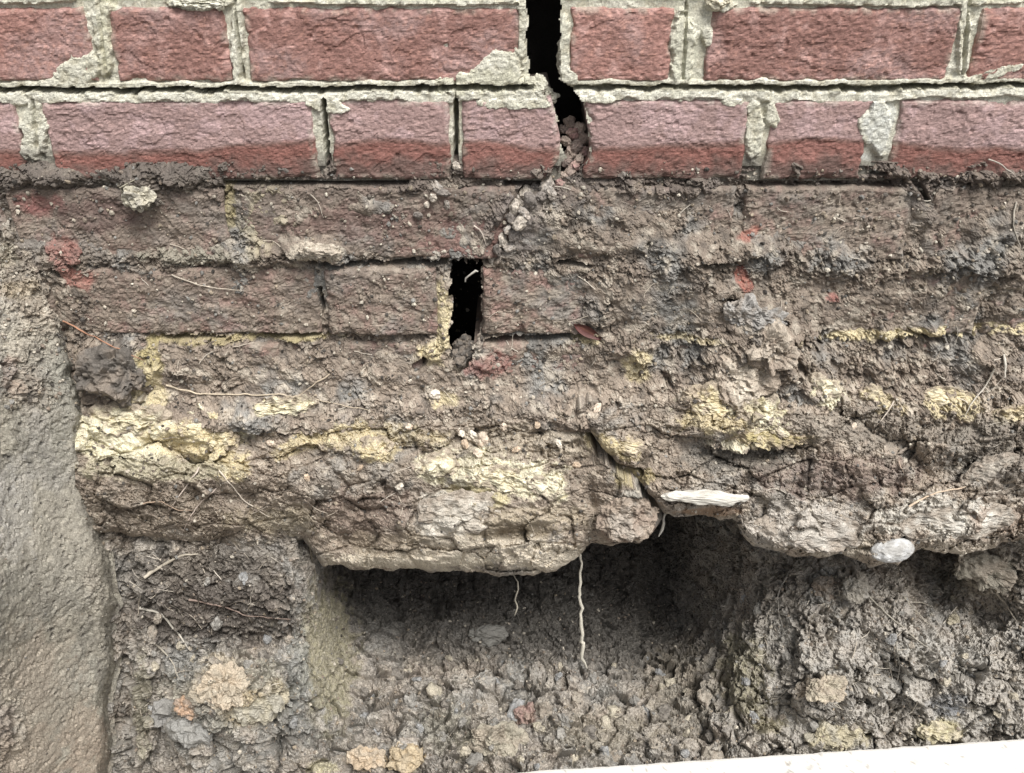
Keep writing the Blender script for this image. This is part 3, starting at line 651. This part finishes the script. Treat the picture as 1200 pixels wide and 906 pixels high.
def place(name, px, py, rpx, mat, label, cat, seed, col, col2=None, sink=.4, group=None, parent=None, ang2=0, dep=.7, me=None, **kw):
    L, N, D = hit(px, py)
    sc = (L - CAM) @ FW / FPX
    r = np.array([rpx[0], min(rpx) * dep if len(rpx) < 3 else rpx[2], rpx[1]]) * sc
    if me is None: me = lump_mesh(name, r, seed, col, col2, **kw)
    o = link(name, me, mat, parent, None, label, cat, group)
    o.location = L - D * r[1] * (1 - 2 * sink)
    o.rotation_euler = (-PITCH * .6, math.radians(ang2), 0)
    return o

for i, (x, y, a, b, dp) in enumerate(CHUNKS):
    p = at(x, y, -dp); sc = (p - CAM) @ FW / FPX
    link('mortar_chunk', lump_mesh('mortar_chunk', np.array([a, min(a, b), b]) * sc, 180 + i, c_mort, c_mort * .8, sub=4, rough=.6), M_mortar, wall).location = p
# lumps of old mortar and stones that are part of the footing
for i, (x, y, a, b, an, c, c2) in enumerate([(845, 472, 44, 22, 10, c_yel, c_yell), (898, 488, 34, 22, 25, c_yell, c_yeld), (962, 455, 22, 16, 5, c_yell, c_yel), (1108, 463, 30, 12, 0, c_yel, c_yell), (1024, 463, 20, 13, 0, c_yel, c_soill),
        (590, 562, 46, 16, 10, c_yell, c_yel), (514, 545, 24, 16, 0, c_yell, c_yel), (640, 570, 26, 12, 15, c_yell, c_soill), (325, 478, 52, 14, -8, c_yell, c_yel), (150, 492, 48, 20, 4, c_yell, c_yel), (245, 508, 38, 16, 20, c_yel, c_yell),
        (442, 524, 20, 15, 0, c_yel, c_soill), (728, 520, 30, 10, 12, c_yel, c_soill), (1186, 486, 20, 10, 0, c_yel, c_soill), (870, 440, 40, 34, 0, c_soill, c_soil), (735, 608, 36, 26, -10, lin('#8f7d6d'), lin('#a59f92')), (900, 512, 50, 12, 6, c_yeld, c_soil)]):
    place('mortar_lump' if c is not c_soill else 'stone', x, y, (a, b), M_conc, None, None, 100 + i, c, c2, sink=.66, parent=foot, ang2=an, dep=.5, sub=5 if a > 30 else 4, rough=.95, edge=c_soil)

for i, (x, y, a, b, an, c, c2) in enumerate([(950, 622, 66, 24, 6, lin('#b0a99d'), lin('#95887a')), (1118, 612, 70, 24, -6, lin('#b9b4a8'), lin('#a09584')), (545, 600, 56, 26, 4, lin('#b5aea0'), lin('#9c8f7c')), (1170, 556, 44, 24, -14, lin('#9a9284'), lin('#8a8074'))]):
    place('slab_stone', x, y, (a, b), M_conc, None, None, 160 + i, c, c2, sink=.70, parent=foot, ang2=an, dep=.40, sub=5, rough=.6, ang=.8, edge=lin('#8d8070'))
# singled-out lumps, stones and shards
EARTH, STONE = 'clod', 'stone'
def thing(name, x, y, r, label, cat, seed, col, col2=None, mat=M_soil, **kw):
    return place(name, x, y, r, mat, label, cat, seed, col, col2, **kw)
thing('clay_lump', 132, 440, (40, 34), 'dark crumbly clay lump wedged between the left trench side and the lowest brick course', 'clod', 201, c_soild * 1.5, c_soil, sink=.5, dep=.7, sub=5, rough=1.1)
thing('earth_clod', 161, 230, (20, 15), 'small grey clod stuck just under the second brick course at the left', 'clod', 202, lin('#a8a18b'), c_soilg, sink=.4)
thing('earth_clod', 372, 294, (28, 9), 'pale flaky clod lying along the joint over the fourth course', 'clod', 203, lin('#b7ab97'), c_soil, sink=.45)
thing('earth_clod', 885, 372, (36, 18), 'grey clod at the top of the earth bulge on the right', 'clod', 204, lin('#94908a'), c_soil, sink=.66, sub=5, ang2=10)
thing('earth_clod', 905, 410, (28, 28), 'brown clod in the middle of the earth bulge, above yellow mortar', 'clod', 205, c_soil, c_soill, sink=.66, sub=5)
thing('stone_shard', 826, 583, (52, 9), 'long white chalky shard lying on the lip right of the footing crack', 'stone', 206, lin('#b8b3a6'), lin('#d4d0c5'), mat=M_stone, sink=.35, ang2=2, dep=1.1, ang=.2, rough=.45)
thing('flint_pebble', 1046, 645, (25, 15), 'smooth bluish white pebble set in the lower edge of the right footing', 'stone', 207, lin('#b4b5b4'), lin('#928c81'), mat=M_stone, sink=.42, ang2=-10, rough=.25, ang=.2)
thing('soft_stone', 262, 805, (26, 24), 'soft orange sandy stone on the lower left earth bank', 'stone', 208, lin('#b3a288'), lin('#a39a86'), sink=.5, sub=5)
thing('soft_stone', 298, 826, (36, 22), 'wide tan sandy stone below the orange one on the left bank', 'stone', 209, lin('#aca48c'), lin('#96938a'), sink=.5, sub=5)
thing('earth_clod', 322, 815, (15, 16), 'rounded yellowish clod at the right edge of the left bank', 'clod', 210, lin('#b3a88c'), c_soilg, sink=.4)
thing('earth_clod', 220, 829, (14, 12), 'small brown clod left of the sandy stones', 'clod', 211, lin('#b08e6e'), c_soilg, sink=.4)
thing('earth_clod', 198, 838, (19, 20), 'dark grey rounded clod beside the groove at lower left', 'clod', 212, lin('#85837f'), c_soilg, sink=.4)
thing('earth_clod', 225, 857, (24, 19), 'grey rounded clod at the bottom of the left bank', 'clod', 213, lin('#8c8b86'), c_soilg, sink=.45)
thing('earth_clod', 968, 690, (15, 15), 'left one of two round clods under the right footing', 'clod', 214, c_soil * .9, c_soilg, sink=.3)
thing('earth_clod', 1002, 690, (15, 14), 'right one of two round clods under the right footing', 'clod', 215, lin('#8f887b'), c_soilg, sink=.3)
thing('stone_chip', 1117, 726, (8, 8), 'small squarish tan stone in the dark recess at the right', 'stone', 216, lin('#a69c82'), None, mat=M_stone, sink=.3)
thing('earth_clod', 968, 808, (24, 17), 'light tan clod in the middle of the right bank', 'clod', 217, lin('#a89a84'), lin('#b3aa90'), sink=.45, sub=5)
thing('earth_clod', 985, 864, (34, 15), 'yellowish flat clod near the white board, lower right', 'clod', 218, lin('#aca283'), c_soilg, sink=.5, sub=5)
thing('earth_clod', 1102, 858, (26, 12), 'yellow clod near the board, right of the flat yellowish one', 'clod', 219, lin('#b0a67f'), c_soill, sink=.5)
thing('earth_clod', 1112, 826, (18, 14), 'bluish grey clod on the right bank above the yellow one', 'clod', 220, lin('#8e9094'), c_soilg, sink=.45)
thing('earth_clod', 476, 889, (22, 15), 'ochre yellow clod at the bottom edge of the hollow floor', 'clod', 221, lin('#b09c78'), lin('#9f9178'), sink=.4)
thing('earth_clod', 430, 889, (22, 15), 'pinkish tan clod left of the ochre one at the bottom', 'clod', 222, lin('#b7a080'), c_soill, sink=.4)
thing('brick_crumb', 618, 838, (14, 13), 'dull red brick crumb on the floor of the hollow', 'brick fragment', 223, lin('#8f7268'), c_soil, sink=.4)
thing('earth_clod', 583, 866, (34, 20), 'large tan clod on the hollow floor below the red crumb', 'clod', 224, lin('#9c9480'), c_soil, sink=.5, sub=5)
thing('flat_stone', 573, 744, (24, 12), 'flat dark grey stone in the shade of the hollow', 'stone', 225, lin('#77756e'), None, mat=M_stone, sink=.3, rough=.6)
thing('brick_crumb', 84, 296, (9, 12), 'bright orange red brick crumb at the left end of the third course', 'brick fragment', 226, lin('#95665a'), lin('#7c6258'), sink=.6, dep=.4)
thing('earth_clod', 1160, 668, (44, 22), 'broad cracked clod at the right edge beneath the footing', 'clod', 227, lin('#8d8676'), c_soil, sink=.5, sub=5, ang2=20)
thing('earth_clod', 840, 0, (14, 8), 'small pale mortar crumb stuck at the top edge, right of the crack', 'mortar crumb', 228, lin('#c8c0a6'), c_yell, mat=M_mortar, sink=.3)
thing('mortar_blob', 233, 2, (32, 7), 'pale mortar blob squeezed from the top joint over the second brick from left', 'mortar', 229, c_mort, c_mortw, mat=M_mortar, sink=.4)

# repeats that nothing tells apart: pebbles in the crack, pale stones in the earth, clods of the floor
def repeats(name, pts, mat, label, cat, group, variants, seed, sink=.35, zone=None):
    rs = np.random.default_rng(seed)
    ms = [lump_mesh(name, np.array([1, .8, .85]) * .01, seed + k, c, c2, sub=3, rough=1.0) for k, (c, c2) in enumerate(variants)]
    for k, (x, y, r) in enumerate(pts):
        L, N, D = hit(x, y); sc = (L - CAM) @ FW / FPX * r / .01
        lab = label
        if '%' in label:
            x0, x1, y0, y1 = zone
            lab = label % (('tiny' if r < 5 else 'small' if r < 7.5 else 'large'), ('tan', 'grey', 'yellowish', 'dark', 'bluish')[k % 5],
                           ('left', 'middle', 'right')[min(2, int(3 * (x - x0) / (x1 - x0)))], ('upper', 'lower')[min(1, int(2 * (y - y0) / (y1 - y0)))])
        o = link(name, ms[k % len(ms)], mat, None, None, lab, cat, group)
        o.scale = (sc * rs.uniform(.85, 1.2), sc * rs.uniform(.7, 1), sc * rs.uniform(.75, 1.05)); o.rotation_euler = tuple(rs.uniform(0, 6.28, 3))
        o.location = L - D * r * sc * .01 / r * (1 - 2 * sink)
rs = np.random.default_rng(5)
crackpts = [(668, 146, 7), (678, 150, 7), (661, 152, 6), (672, 158, 8), (684, 163, 8), (664, 166, 6), (676, 172, 8), (686, 178, 6), (668, 181, 7), (679, 186, 6), (664, 190, 6), (674, 195, 7), (668, 204, 8), (660, 207, 6), (682, 200, 5), (656, 214, 6)]
CRK2 = [(640, 218, 7), (628, 220, 6), (618, 226, 8), (610, 234, 7), (622, 236, 7), (604, 244, 8), (614, 250, 6), (600, 256, 7), (609, 262, 7), (596, 268, 6), (602, 276, 6), (590, 282, 7), (598, 290, 5), (584, 294, 6), (578, 303, 5), (646, 226, 6), (634, 230, 6)]
for (x, y, r) in crackpts:
    pass
def crack_fill():
    ms = [lump_mesh('pebble', np.array([1, .9, .85]) * .01, 300 + k, c, c2, sub=3) for k, (c, c2) in enumerate([(lin('#8d7a6e'), c_soil), (lin('#a38f80'), c_soill), (lin('#7c6a60'), c_soild), (lin('#96706a'), c_soil)])]
    for k, (x, y, r) in enumerate(crackpts):
        o = link('pebble', ms[k % 4], M_soil, None, None, 'small brown pebble packed in the wide crack through the second brick course', 'pebble', 'pebbles packed in the crack')
        dep = .030 - .022 * (y - 140) / 70
        p = at(x, y, -dep); sc = np.linalg.norm(p - CAM) / FPX * r / .01 * 1.08
        o.location = p; o.scale = (sc, sc, sc * .9); o.rotation_euler = tuple(rs.uniform(0, 6.28, 3))
crack_fill()
for k, (x, y, r) in enumerate([(545, 398, 6), (538, 404, 7), (552, 405, 6), (544, 411, 7), (535, 415, 6), (549, 416, 6), (540, 422, 7)]):
    me = lump_mesh('pebble', np.array([1, .9, .85]) * .01, 440 + k, c_soild * 1.3, c_soil, sub=3)
    o = link('pebble', me, M_soil, None, None, 'small dark crumb of rubble at the foot of the black hole in the fourth course', 'pebble', 'rubble at the foot of the black hole')
    p = at(x, y, -.016 + .0005 * (y - 398)); sc = np.linalg.norm(p - CAM) / FPX * r / .01 * 1.15; o.location = p; o.scale = (sc, sc, sc)
repeats('pebble', [(a, b, c * 1.25) for a, b, c in CRK2] + [(535, 195, 5), (512, 218, 7), (520, 226, 6), (508, 232, 6), (524, 240, 5), (490, 252, 6), (500, 240, 5)],
        M_soil, 'small grey pebble spilling down the earth below the crack', 'pebble', 'pebbles below the crack', [(lin('#a29a90'), c_soil), (lin('#7f766e'), c_soild), (lin('#b0a596'), c_soill)], 330)
repeats('pale_stone', [(566, 517, 8), (553, 509, 6), (545, 520, 6), (560, 531, 6), (541, 508, 5), (422, 548, 5), (480, 500, 5), (510, 462, 7), (605, 527, 5), (700, 478, 5), (655, 520, 5), (675, 545, 5), (318, 520, 5), (468, 570, 5), (630, 498, 5), (590, 500, 5), (760, 500, 5), (360, 560, 5), (1000, 500, 4), (1060, 540, 4)],
        M_stone, 'small pale stone lodged in the brown earth over the footing', 'stone', 'pale stones over the footing', [(lin('#c8b49c'), lin('#b09c86')), (lin('#d0c5b2'), c_soill), (lin('#b99f80'), lin('#cbb79c'))], 350)
fp = []
while len(fp) < 90:
    x, y = rs.uniform(395, 835), rs.uniform(770, 900)
    r = rs.uniform(4, 9) * (.7 + .6 * (y - 770) / 130)
    if all(math.hypot(x - a, y - b) > (r + c) * .95 for a, b, c in fp): fp.append((x, y, r * rs.choice([1, 1, 1.5])))
VAR = [(lin('#948b7c'), c_soil), (lin('#88847c'), c_soilg), (lin('#a39a84'), c_soill), (lin('#7b746a'), c_soild), (lin('#8b8c8c'), c_soilg)]
repeats('floor_clod', fp, M_soil, '%s %s clod lying in the %s third of the hollow floor, %s part', 'clod', 'loose clods on the hollow floor', VAR, 370, sink=.62, zone=(395, 835, 770, 900))
bp_ = []
while len(bp_) < 50:
    x, y = rs.uniform(870, 1195), rs.uniform(700, 868)
    r = rs.uniform(3.5, 8)
    if all(math.hypot(x - a, y - b) > (r + c) for a, b, c in bp_): bp_.append((x, y, r))
repeats('bank_clod', bp_, M_soil, '%s %s clod, %s third of the bank right of the hollow, %s part', 'clod', 'small clods on the right bank', VAR, 390, sink=.66, zone=(870, 1195, 700, 868))
lp_ = []
while len(lp_) < 24:
    x, y = rs.uniform(175, 350), rs.uniform(655, 900)
    r = rs.uniform(4, 9)
    if all(math.hypot(x - a, y - b) > (r + c) for a, b, c in lp_): lp_.append((x, y, r))
repeats('bank_clod', lp_, M_soil, '%s %s clod, %s third of the bank left of the hollow, %s part', 'clod', 'small clods on the left bank', VAR, 410, sink=.66, zone=(175, 350, 655, 900))

# ------------------------------------------------------------------ roots
def tube(pts, rad, sides=7, seed=0):
    pts = np.array(pts); n = len(pts); T = np.gradient(pts, axis=0); T /= np.linalg.norm(T, axis=1)[:, None] + 1e-9
    A = np.cross(T, [0, 1, .01]); A /= np.linalg.norm(A, axis=1)[:, None] + 1e-9; B = np.cross(T, A)
    th = np.linspace(0, 2 * math.pi, sides, endpoint=False)
    rr = np.asarray(rad)[:, None] * (1 + .18 * perlin(np.repeat(pts[:, None], sides, 1) + seed, .004))
    V = pts[:, None] + A[:, None] * (np.cos(th)[None, :, None] * rr[..., None]) + B[:, None] * (np.sin(th)[None, :, None] * rr[..., None])
    i = np.arange(n * sides).reshape(n, sides); j = np.roll(i, -1, 1)
    return V.reshape(-1, 3), np.stack([i[:-1], i[1:], j[1:], j[:-1]], -1).reshape(-1, 4)
def rootline(pl, seed, o=None, wob=2.2, lift=.0016):
    pl = np.array(pl, float); seg = np.hypot(*np.diff(pl, axis=0).T); s = np.concatenate([[0], np.cumsum(seg)])
    n = max(5, int(s[-1] / 5)); t = np.linspace(0, s[-1], n)
    x = np.interp(t, s, pl[:, 0]); y = np.interp(t, s, pl[:, 1])
    k = np.array([.25, .5, .25])
    for _ in range(2):
        x[1:-1] = np.convolve(x, k, 'valid'); y[1:-1] = np.convolve(y, k, 'valid')
    q = np.stack([t * .001, 0 * t + seed, 0 * t], -1)
    x = x + wob * fbm(q, .02, 3, seed); y = y + wob * fbm(q, .02, 3, seed + 50)
    if o is not None: return at(x, y, np.interp(t, [0, s[-1]], o) if not np.isscalar(o) else o)
    H = [hit(a, b) for a, b in zip(x, y)]
    dist = np.array([np.linalg.norm(h[0] - CAM) for h in H]); D = np.array([h[2] for h in H])
    sm = np.minimum(dist, np.convolve(np.pad(dist, 2, 'edge'), np.ones(5) / 5, 'valid'))
    for _ in range(2): sm[1:-1] = np.convolve(sm, k, 'valid')
    return CAM + D * (sm - lift)[:, None]
ROOTS = [
 ([(73, 377), (120, 400), (168, 422)], 1.3, '#a3704f', 'orange brown root slanting over the left end of the fourth joint', None),
 ([(194, 450), (225, 461), (320, 462), (385, 470), (440, 483)], 1.5, '#b9a88c', 'long pale root running level above the yellow footing edge', None),
 ([(386, 438), (352, 463), (338, 472)], 1.3, '#ab9a80', 'short tan root crossing the end of the long level root', None),
 ([(234, 547), (214, 574), (198, 600)], 1.3, '#b5a596', 'thin pink grey root, leftmost of the three fanning below yellow footing', None),
 ([(252, 572), (226, 600), (214, 626)], 1.3, '#ab9a8c', 'thin root in the middle of the three fanning below yellow footing', None),
 ([(256, 552), (285, 585), (315, 606)], 1.5, '#c2b5a2', 'pale root slanting down right from the yellow left footing', None),
 ([(168, 590), (190, 588), (200, 596), (226, 598)], 1.1, '#a58a70', 'short crooked brown root left of the fanning ones', None),
 ([(168, 678), (188, 662), (212, 652), (234, 650)], 3.0, '#aaa08c', 'thickest grey root curving under the left footing overhang', None),
 ([(163, 712), (190, 719), (207, 740), (225, 762)], 2.4, '#a8a294', 'pale forked root end on the left bank beside the trench side', None),
 ([(178, 752), (198, 768), (210, 795)], 1.6, '#a59d8c', 'thin root just below the pale forked one on the left bank', None),
 ([(222, 702), (262, 712), (300, 724), (352, 728)], 1.6, '#8a7568', 'reddish root stub pointing right out of the left bank', None),
 ([(362, 630), (365, 660), (372, 676), (358, 694)], 1.3, '#8f8674', 'fine root dangling at the left corner of the hollow', None),
 ([(1066, 593), (1090, 579), (1110, 575), (1134, 571)], 1.9, '#c4ab8c', 'light brown root lying on the right footing below the middle', None),
 ([(1166, 434), (1152, 458), (1138, 472), (1130, 490)], 1.5, '#b8b0a0', 'whitish crooked root near the right edge above the yellow patches', None),
 ([(1176, 415), (1180, 430), (1176, 448)], 2.0, '#c0b8a8', 'short whitish root stub at the right edge beside a crooked root', None),
 ([(1048, 470), (1038, 485), (1028, 498)], 1.4, '#bcae9c', 'short pale root between two yellow mortar patches on the right', None),
 ([(926, 668), (912, 695), (913, 725), (924, 752), (932, 792)], 1.1, '#8f8a80', 'long thin grey root hanging down the bank right of the hollow', None),
 ([(1018, 698), (1045, 724), (1082, 756), (1096, 766)], 1.4, '#a39c8c', 'straight tan root slanting down the middle of the right bank', None),
 ([(1060, 700), (1072, 716), (1094, 736)], 1.3, '#98907f', 'short straight root beside the dark recess on the right bank', None),
 ([(1062, 704), (1080, 706), (1096, 712)], 1.2, '#98907f', 'short level root at the mouth of the dark recess', None),
 ([(1050, 752), (1054, 772), (1052, 800)], 1.3, '#9a9488', 'short upright root in the centre of the right bank', None),
 ([(1166, 690), (1178, 708), (1192, 730)], 1.8, '#9b917f', 'stout tan root at the right edge below the cracked clod', None),
 ([(200, 322), (240, 336), (288, 341)], 1.4, '#b0a390', 'pale root lying along the left part of the fourth brick course', None),
 ([(555, 264), (566, 274), (570, 286)], 1.3, '#b8aa9a', 'tiny curled root above the dark hole in the fourth course', None),
 ([(362, 228), (372, 236), (380, 256)], 1.0, '#a89c8c', 'fine curved root on the third course near its left middle', None),
 ([(1192, 238), (1186, 262), (1196, 292)], 1.4, '#a39a8a', 'grey root at the right edge across the third course', None),
 ([(1158, 186), (1176, 194), (1190, 206)], 1.2, '#a59d90', 'fine root on the soil line at the upper right', None),
 ([(140, 222), (152, 212), (162, 208)], 1.2, '#a8a088', 'fine root arching over the small grey clod at upper left', None),
 ([(1052, 540), (1062, 556), (1066, 566)], 1.0, '#a8927c', 'tiny brown root above the light brown one on the right footing', None),
 ([(556, 818), (535, 852), (520, 872)], 1.0, '#6d665c', 'thin dark root on the floor of the hollow', None),
]
for i, (pl, w, c, lab, o) in enumerate(ROOTS):
    L = rootline(pl, 500 + i, o); w = w * .62
    n = len(L); sc = np.linalg.norm(L - CAM, axis=1) / FPX
    t = np.linspace(0, 1, n); rad = 1.12 * w * sc * (1 + .3 * perlin(L + i, .006)) * (1 - .6 * t) * np.minimum(1, (1 - t) * 8 + .35)
    V, F = tube(L, rad, 7, i)
    link('plant_root', mesh_np('plant_root', V, F, np.broadcast_to(lin(c) * 1.05, V.shape) * (1 + .35 * perlin(V, .004))[:, None], smooth=True), M_root, None, None, lab, 'root')
for i, (pl, w, c, lab, o) in enumerate([
 ([(682, 636), (680, 690), (681, 735), (685, 782)], 3.2, '#c6c0ae', 'white knobbly root hanging in front of the dark hollow', (.035, .03)),
 ([(605, 672), (604, 700), (604, 724)], 1.4, '#a39c8a', 'thin root hanging from the middle of the footing lip', (.03, .03)),
 ([(782, 596), (778, 612), (772, 628)], 2.6, '#c9c6bb', 'short white root hanging at the foot of the crack in the footing', (.03, .03)),
 ([(545, 332), (551, 324), (560, 316)], 2.2, '#b5b0a4', 'tiny pale straw poking across the top of the dark hole', (.000, .004))]):
    L = rootline(pl, 600 + i, o, 5.0); n = len(L); sc = np.linalg.norm(L - CAM, axis=1) / FPX; t = np.linspace(0, 1, n)
    V, F = tube(L, w * .62 * sc * (.6 + .6 * t) * np.minimum(1, (1 - t) * 8 + .3), 7, i + 3)
    link('plant_root', mesh_np('plant_root', V, F, np.broadcast_to(lin(c), V.shape) * (1 + .3 * perlin(V, .004))[:, None], smooth=True), M_root, None, None, lab, 'root')
# root hairs: nobody could count them
Vs = []; Fs = []; Cs = []; nv = 0
for i in range(230):
    zone = rs.integers(0, 4)
    x, y = [(rs.uniform(90, 1190), rs.uniform(215, 470)), (rs.uniform(120, 1190), rs.uniform(480, 640)), (rs.uniform(150, 350), rs.uniform(640, 850)), (rs.uniform(870, 1190), rs.uniform(680, 850))][zone]
    a = rs.uniform(0, 6.28); l = rs.uniform(8, 26); b = a + rs.uniform(-.9, .9)
    pl = [(x, y), (x + l * .5 * math.cos(a), y + l * .5 * math.sin(a)), (x + l * .5 * (math.cos(a) + math.cos(b)), y + l * .5 * (math.sin(a) + math.sin(b)))]
    L = rootline(pl, i, None, 1.5, .0009); sc = np.linalg.norm(L - CAM, axis=1) / FPX
    V, F = tube(L, rs.uniform(.28, .5) * sc, 4, i)
    Vs.append(V); Fs.append(F + nv); nv += len(V); Cs.append(np.broadcast_to(lin(['#b3a692', '#8d8272', '#c2b8a6', '#6b6156'][rs.integers(0, 4)]), V.shape))
link('root_hairs', mesh_np('root_hairs', np.concatenate(Vs), np.concatenate(Fs), np.concatenate(Cs)), M_root, None, 'stuff', 'fine pale root hairs scattered through the dug earth', 'roots')

# loose crumbs of earth over every dug surface
def crumbs_scatter(n):
    V0, F0 = ICO[1]; vs = []; fs = []; cs = []; k = 0
    pal = [c_soil, c_soilg, c_soill, c_soild, c_soilm, lin('#c2b8a4'), lin('#a09078'), lin('#6d645a')]
    while k < n:
        q = rs.random()
        if q < .40: x, y = rs.uniform(0, 1200), rs.uniform(198, 480)
        elif q < .62: x, y = rs.uniform(100, 1200), rs.uniform(470, 660)
        elif q < .96: x, y = rs.uniform(140, 1200), rs.uniform(680, 905)
        else: x, y = rs.uniform(0, 130), rs.uniform(300, 905)
        if y < 300 and x < 600 and rs.random() < .3: continue
        L, N, D = hit(x, y)
        r = .0005 + .0017 * rs.random() ** 3.5
        if q >= .96: r *= .5
        sc = r * rs.uniform(.6, 1.25, 3)
        M = Matrix.Rotation(rs.uniform(0, 6.28), 3, 'Z') @ Matrix.Rotation(rs.uniform(0, 6.28), 3, 'X')
        V = (V0 * (1 + rs.uniform(-.3, .3, (len(V0), 1)))) * sc @ np.array(M).T + L + N * r * .3
        vs.append(V); fs.append(F0 + k * len(V0)); c = pal[rs.integers(0, len(pal))] * rs.uniform(.6, 1.05)
        cs.append(np.broadcast_to(c, V.shape)); k += 1
    link('earth_crumbs', mesh_np('earth_crumbs', np.concatenate(vs), np.concatenate(fs), np.concatenate(cs)), M_soil, None, 'stuff', 'loose crumbs of earth strewn over the dug faces', 'soil')
crumbs_scatter(12000)

# dry leaf: a thin curled blade on the fifth course
def leaf():
    L, N, D = hit(690, 388); sc = np.linalg.norm(L - CAM) / FPX
    u, v = np.meshgrid(np.linspace(0, 1, 15), np.linspace(-1, 1, 7), indexing='ij')
    w = np.sin(np.pi * u ** .8) * 6.5 * sc
    P = np.stack([(u - .5) * 40 * sc, -(v ** 2) * 3 * sc - 3 * sc * u, v * w - 4 * sc * (u - .5)], -1)
    q = np.concatenate([P.reshape(-1, 3), P.reshape(-1, 3) + [0, .0004, 0]]); F = gridF(15, 7)
    c = np.where((np.abs(v) < .3)[..., None], lin('#7c4a38'), lin('#5e2f28')).reshape(-1, 3)
    o = link('dead_leaf', mesh_np('dead_leaf', q, np.concatenate([F, F + 105]), np.concatenate([c, c]), True), M_leaf, None, None, 'small curled red brown leaf stuck on the wall right of the dark hole', 'leaf')
    o.location = L - D * .003; o.rotation_euler = (0, math.radians(22), 0)
leaf()

# ------------------------------------------------------------------ white board across the trench
def board():
    zt = -.352
    a = at_z(545, 907.5, zt); b = at_z(1200, 864.5, zt)
    ux = (b - a) / np.linalg.norm(b - a); uy = np.array([ux[1], -ux[0], 0])          # uy points to the viewer
    if uy[1] > 0: uy = -uy
    a2 = a - ux * .10; Ln = .80; Wd = .095; Th = .022
    prof = [(0.0, -Th), (0, -.003), (.0012, -.0008), (.004, 0)] + [(w, 0) for w in np.linspace(.008, Wd - .004, 46)] + [(Wd - .0012, -.0008), (Wd, -.003), (Wd, -Th)]
    t = np.linspace(0, Ln, 420)
    P = a2 + ux * t[:, None, None] + uy * np.array([p[0] for p in prof])[None, :, None] + np.array([0, 0, 1]) * np.array([p[1] for p in prof])[None, :, None]
    n = fbm(P, .03, 3, 3); w = worley(P + .002 * fbm(P, .006, 2, 4)[..., None], .009, 7)
    m = sstep(.1, .5, fbm(P, .035, 2, 12)); dent = sstep(.42, .25, w[0]) * (w[2] > .55) * m
    top = np.array([1.0 if p[1] == 0 else .4 for p in prof])[None]
    P[..., 2] += (.0004 * n - .0006 * dent) * top; P += uy * (-.0008 * fbm(P * [1, 0, 0], .02, 4, 8)[..., None]) * (np.arange(len(prof)) < 4)[None, :, None]
    col = np.broadcast_to(c_white * 1.06, P.shape).copy()
    col = blend(col, dent * .55, lin('#a8a49c')); col = blend(col, sstep(.2, .7, n) * .15, lin('#c8c4ba'))
    col = blend(col, sstep(.25, .55, fbm(P, .012, 3, 15)) * .22, lin('#b5b0a6'))
    col = blend(col, sstep(.42, .6, fbm(P, .006, 3, 19) + .22 * m - .22) * .7, lin('#8a8378'))
    r_ = P.copy(); F = gridF(*P.shape[:2]); k = P.shape[1]; e = (P.shape[0] - 1) * k
    me = mesh_np('white_board', P, np.concatenate([F, [[0, k - 1, e + k - 1, e], [0, 3, k - 4, k - 1], [e, e + 3, e + k - 4, e + k - 1]]]), col)
    link('white_board', me, M_board, None, None, 'white painted board lying across the bottom of the trench at lower right', 'board')
board()
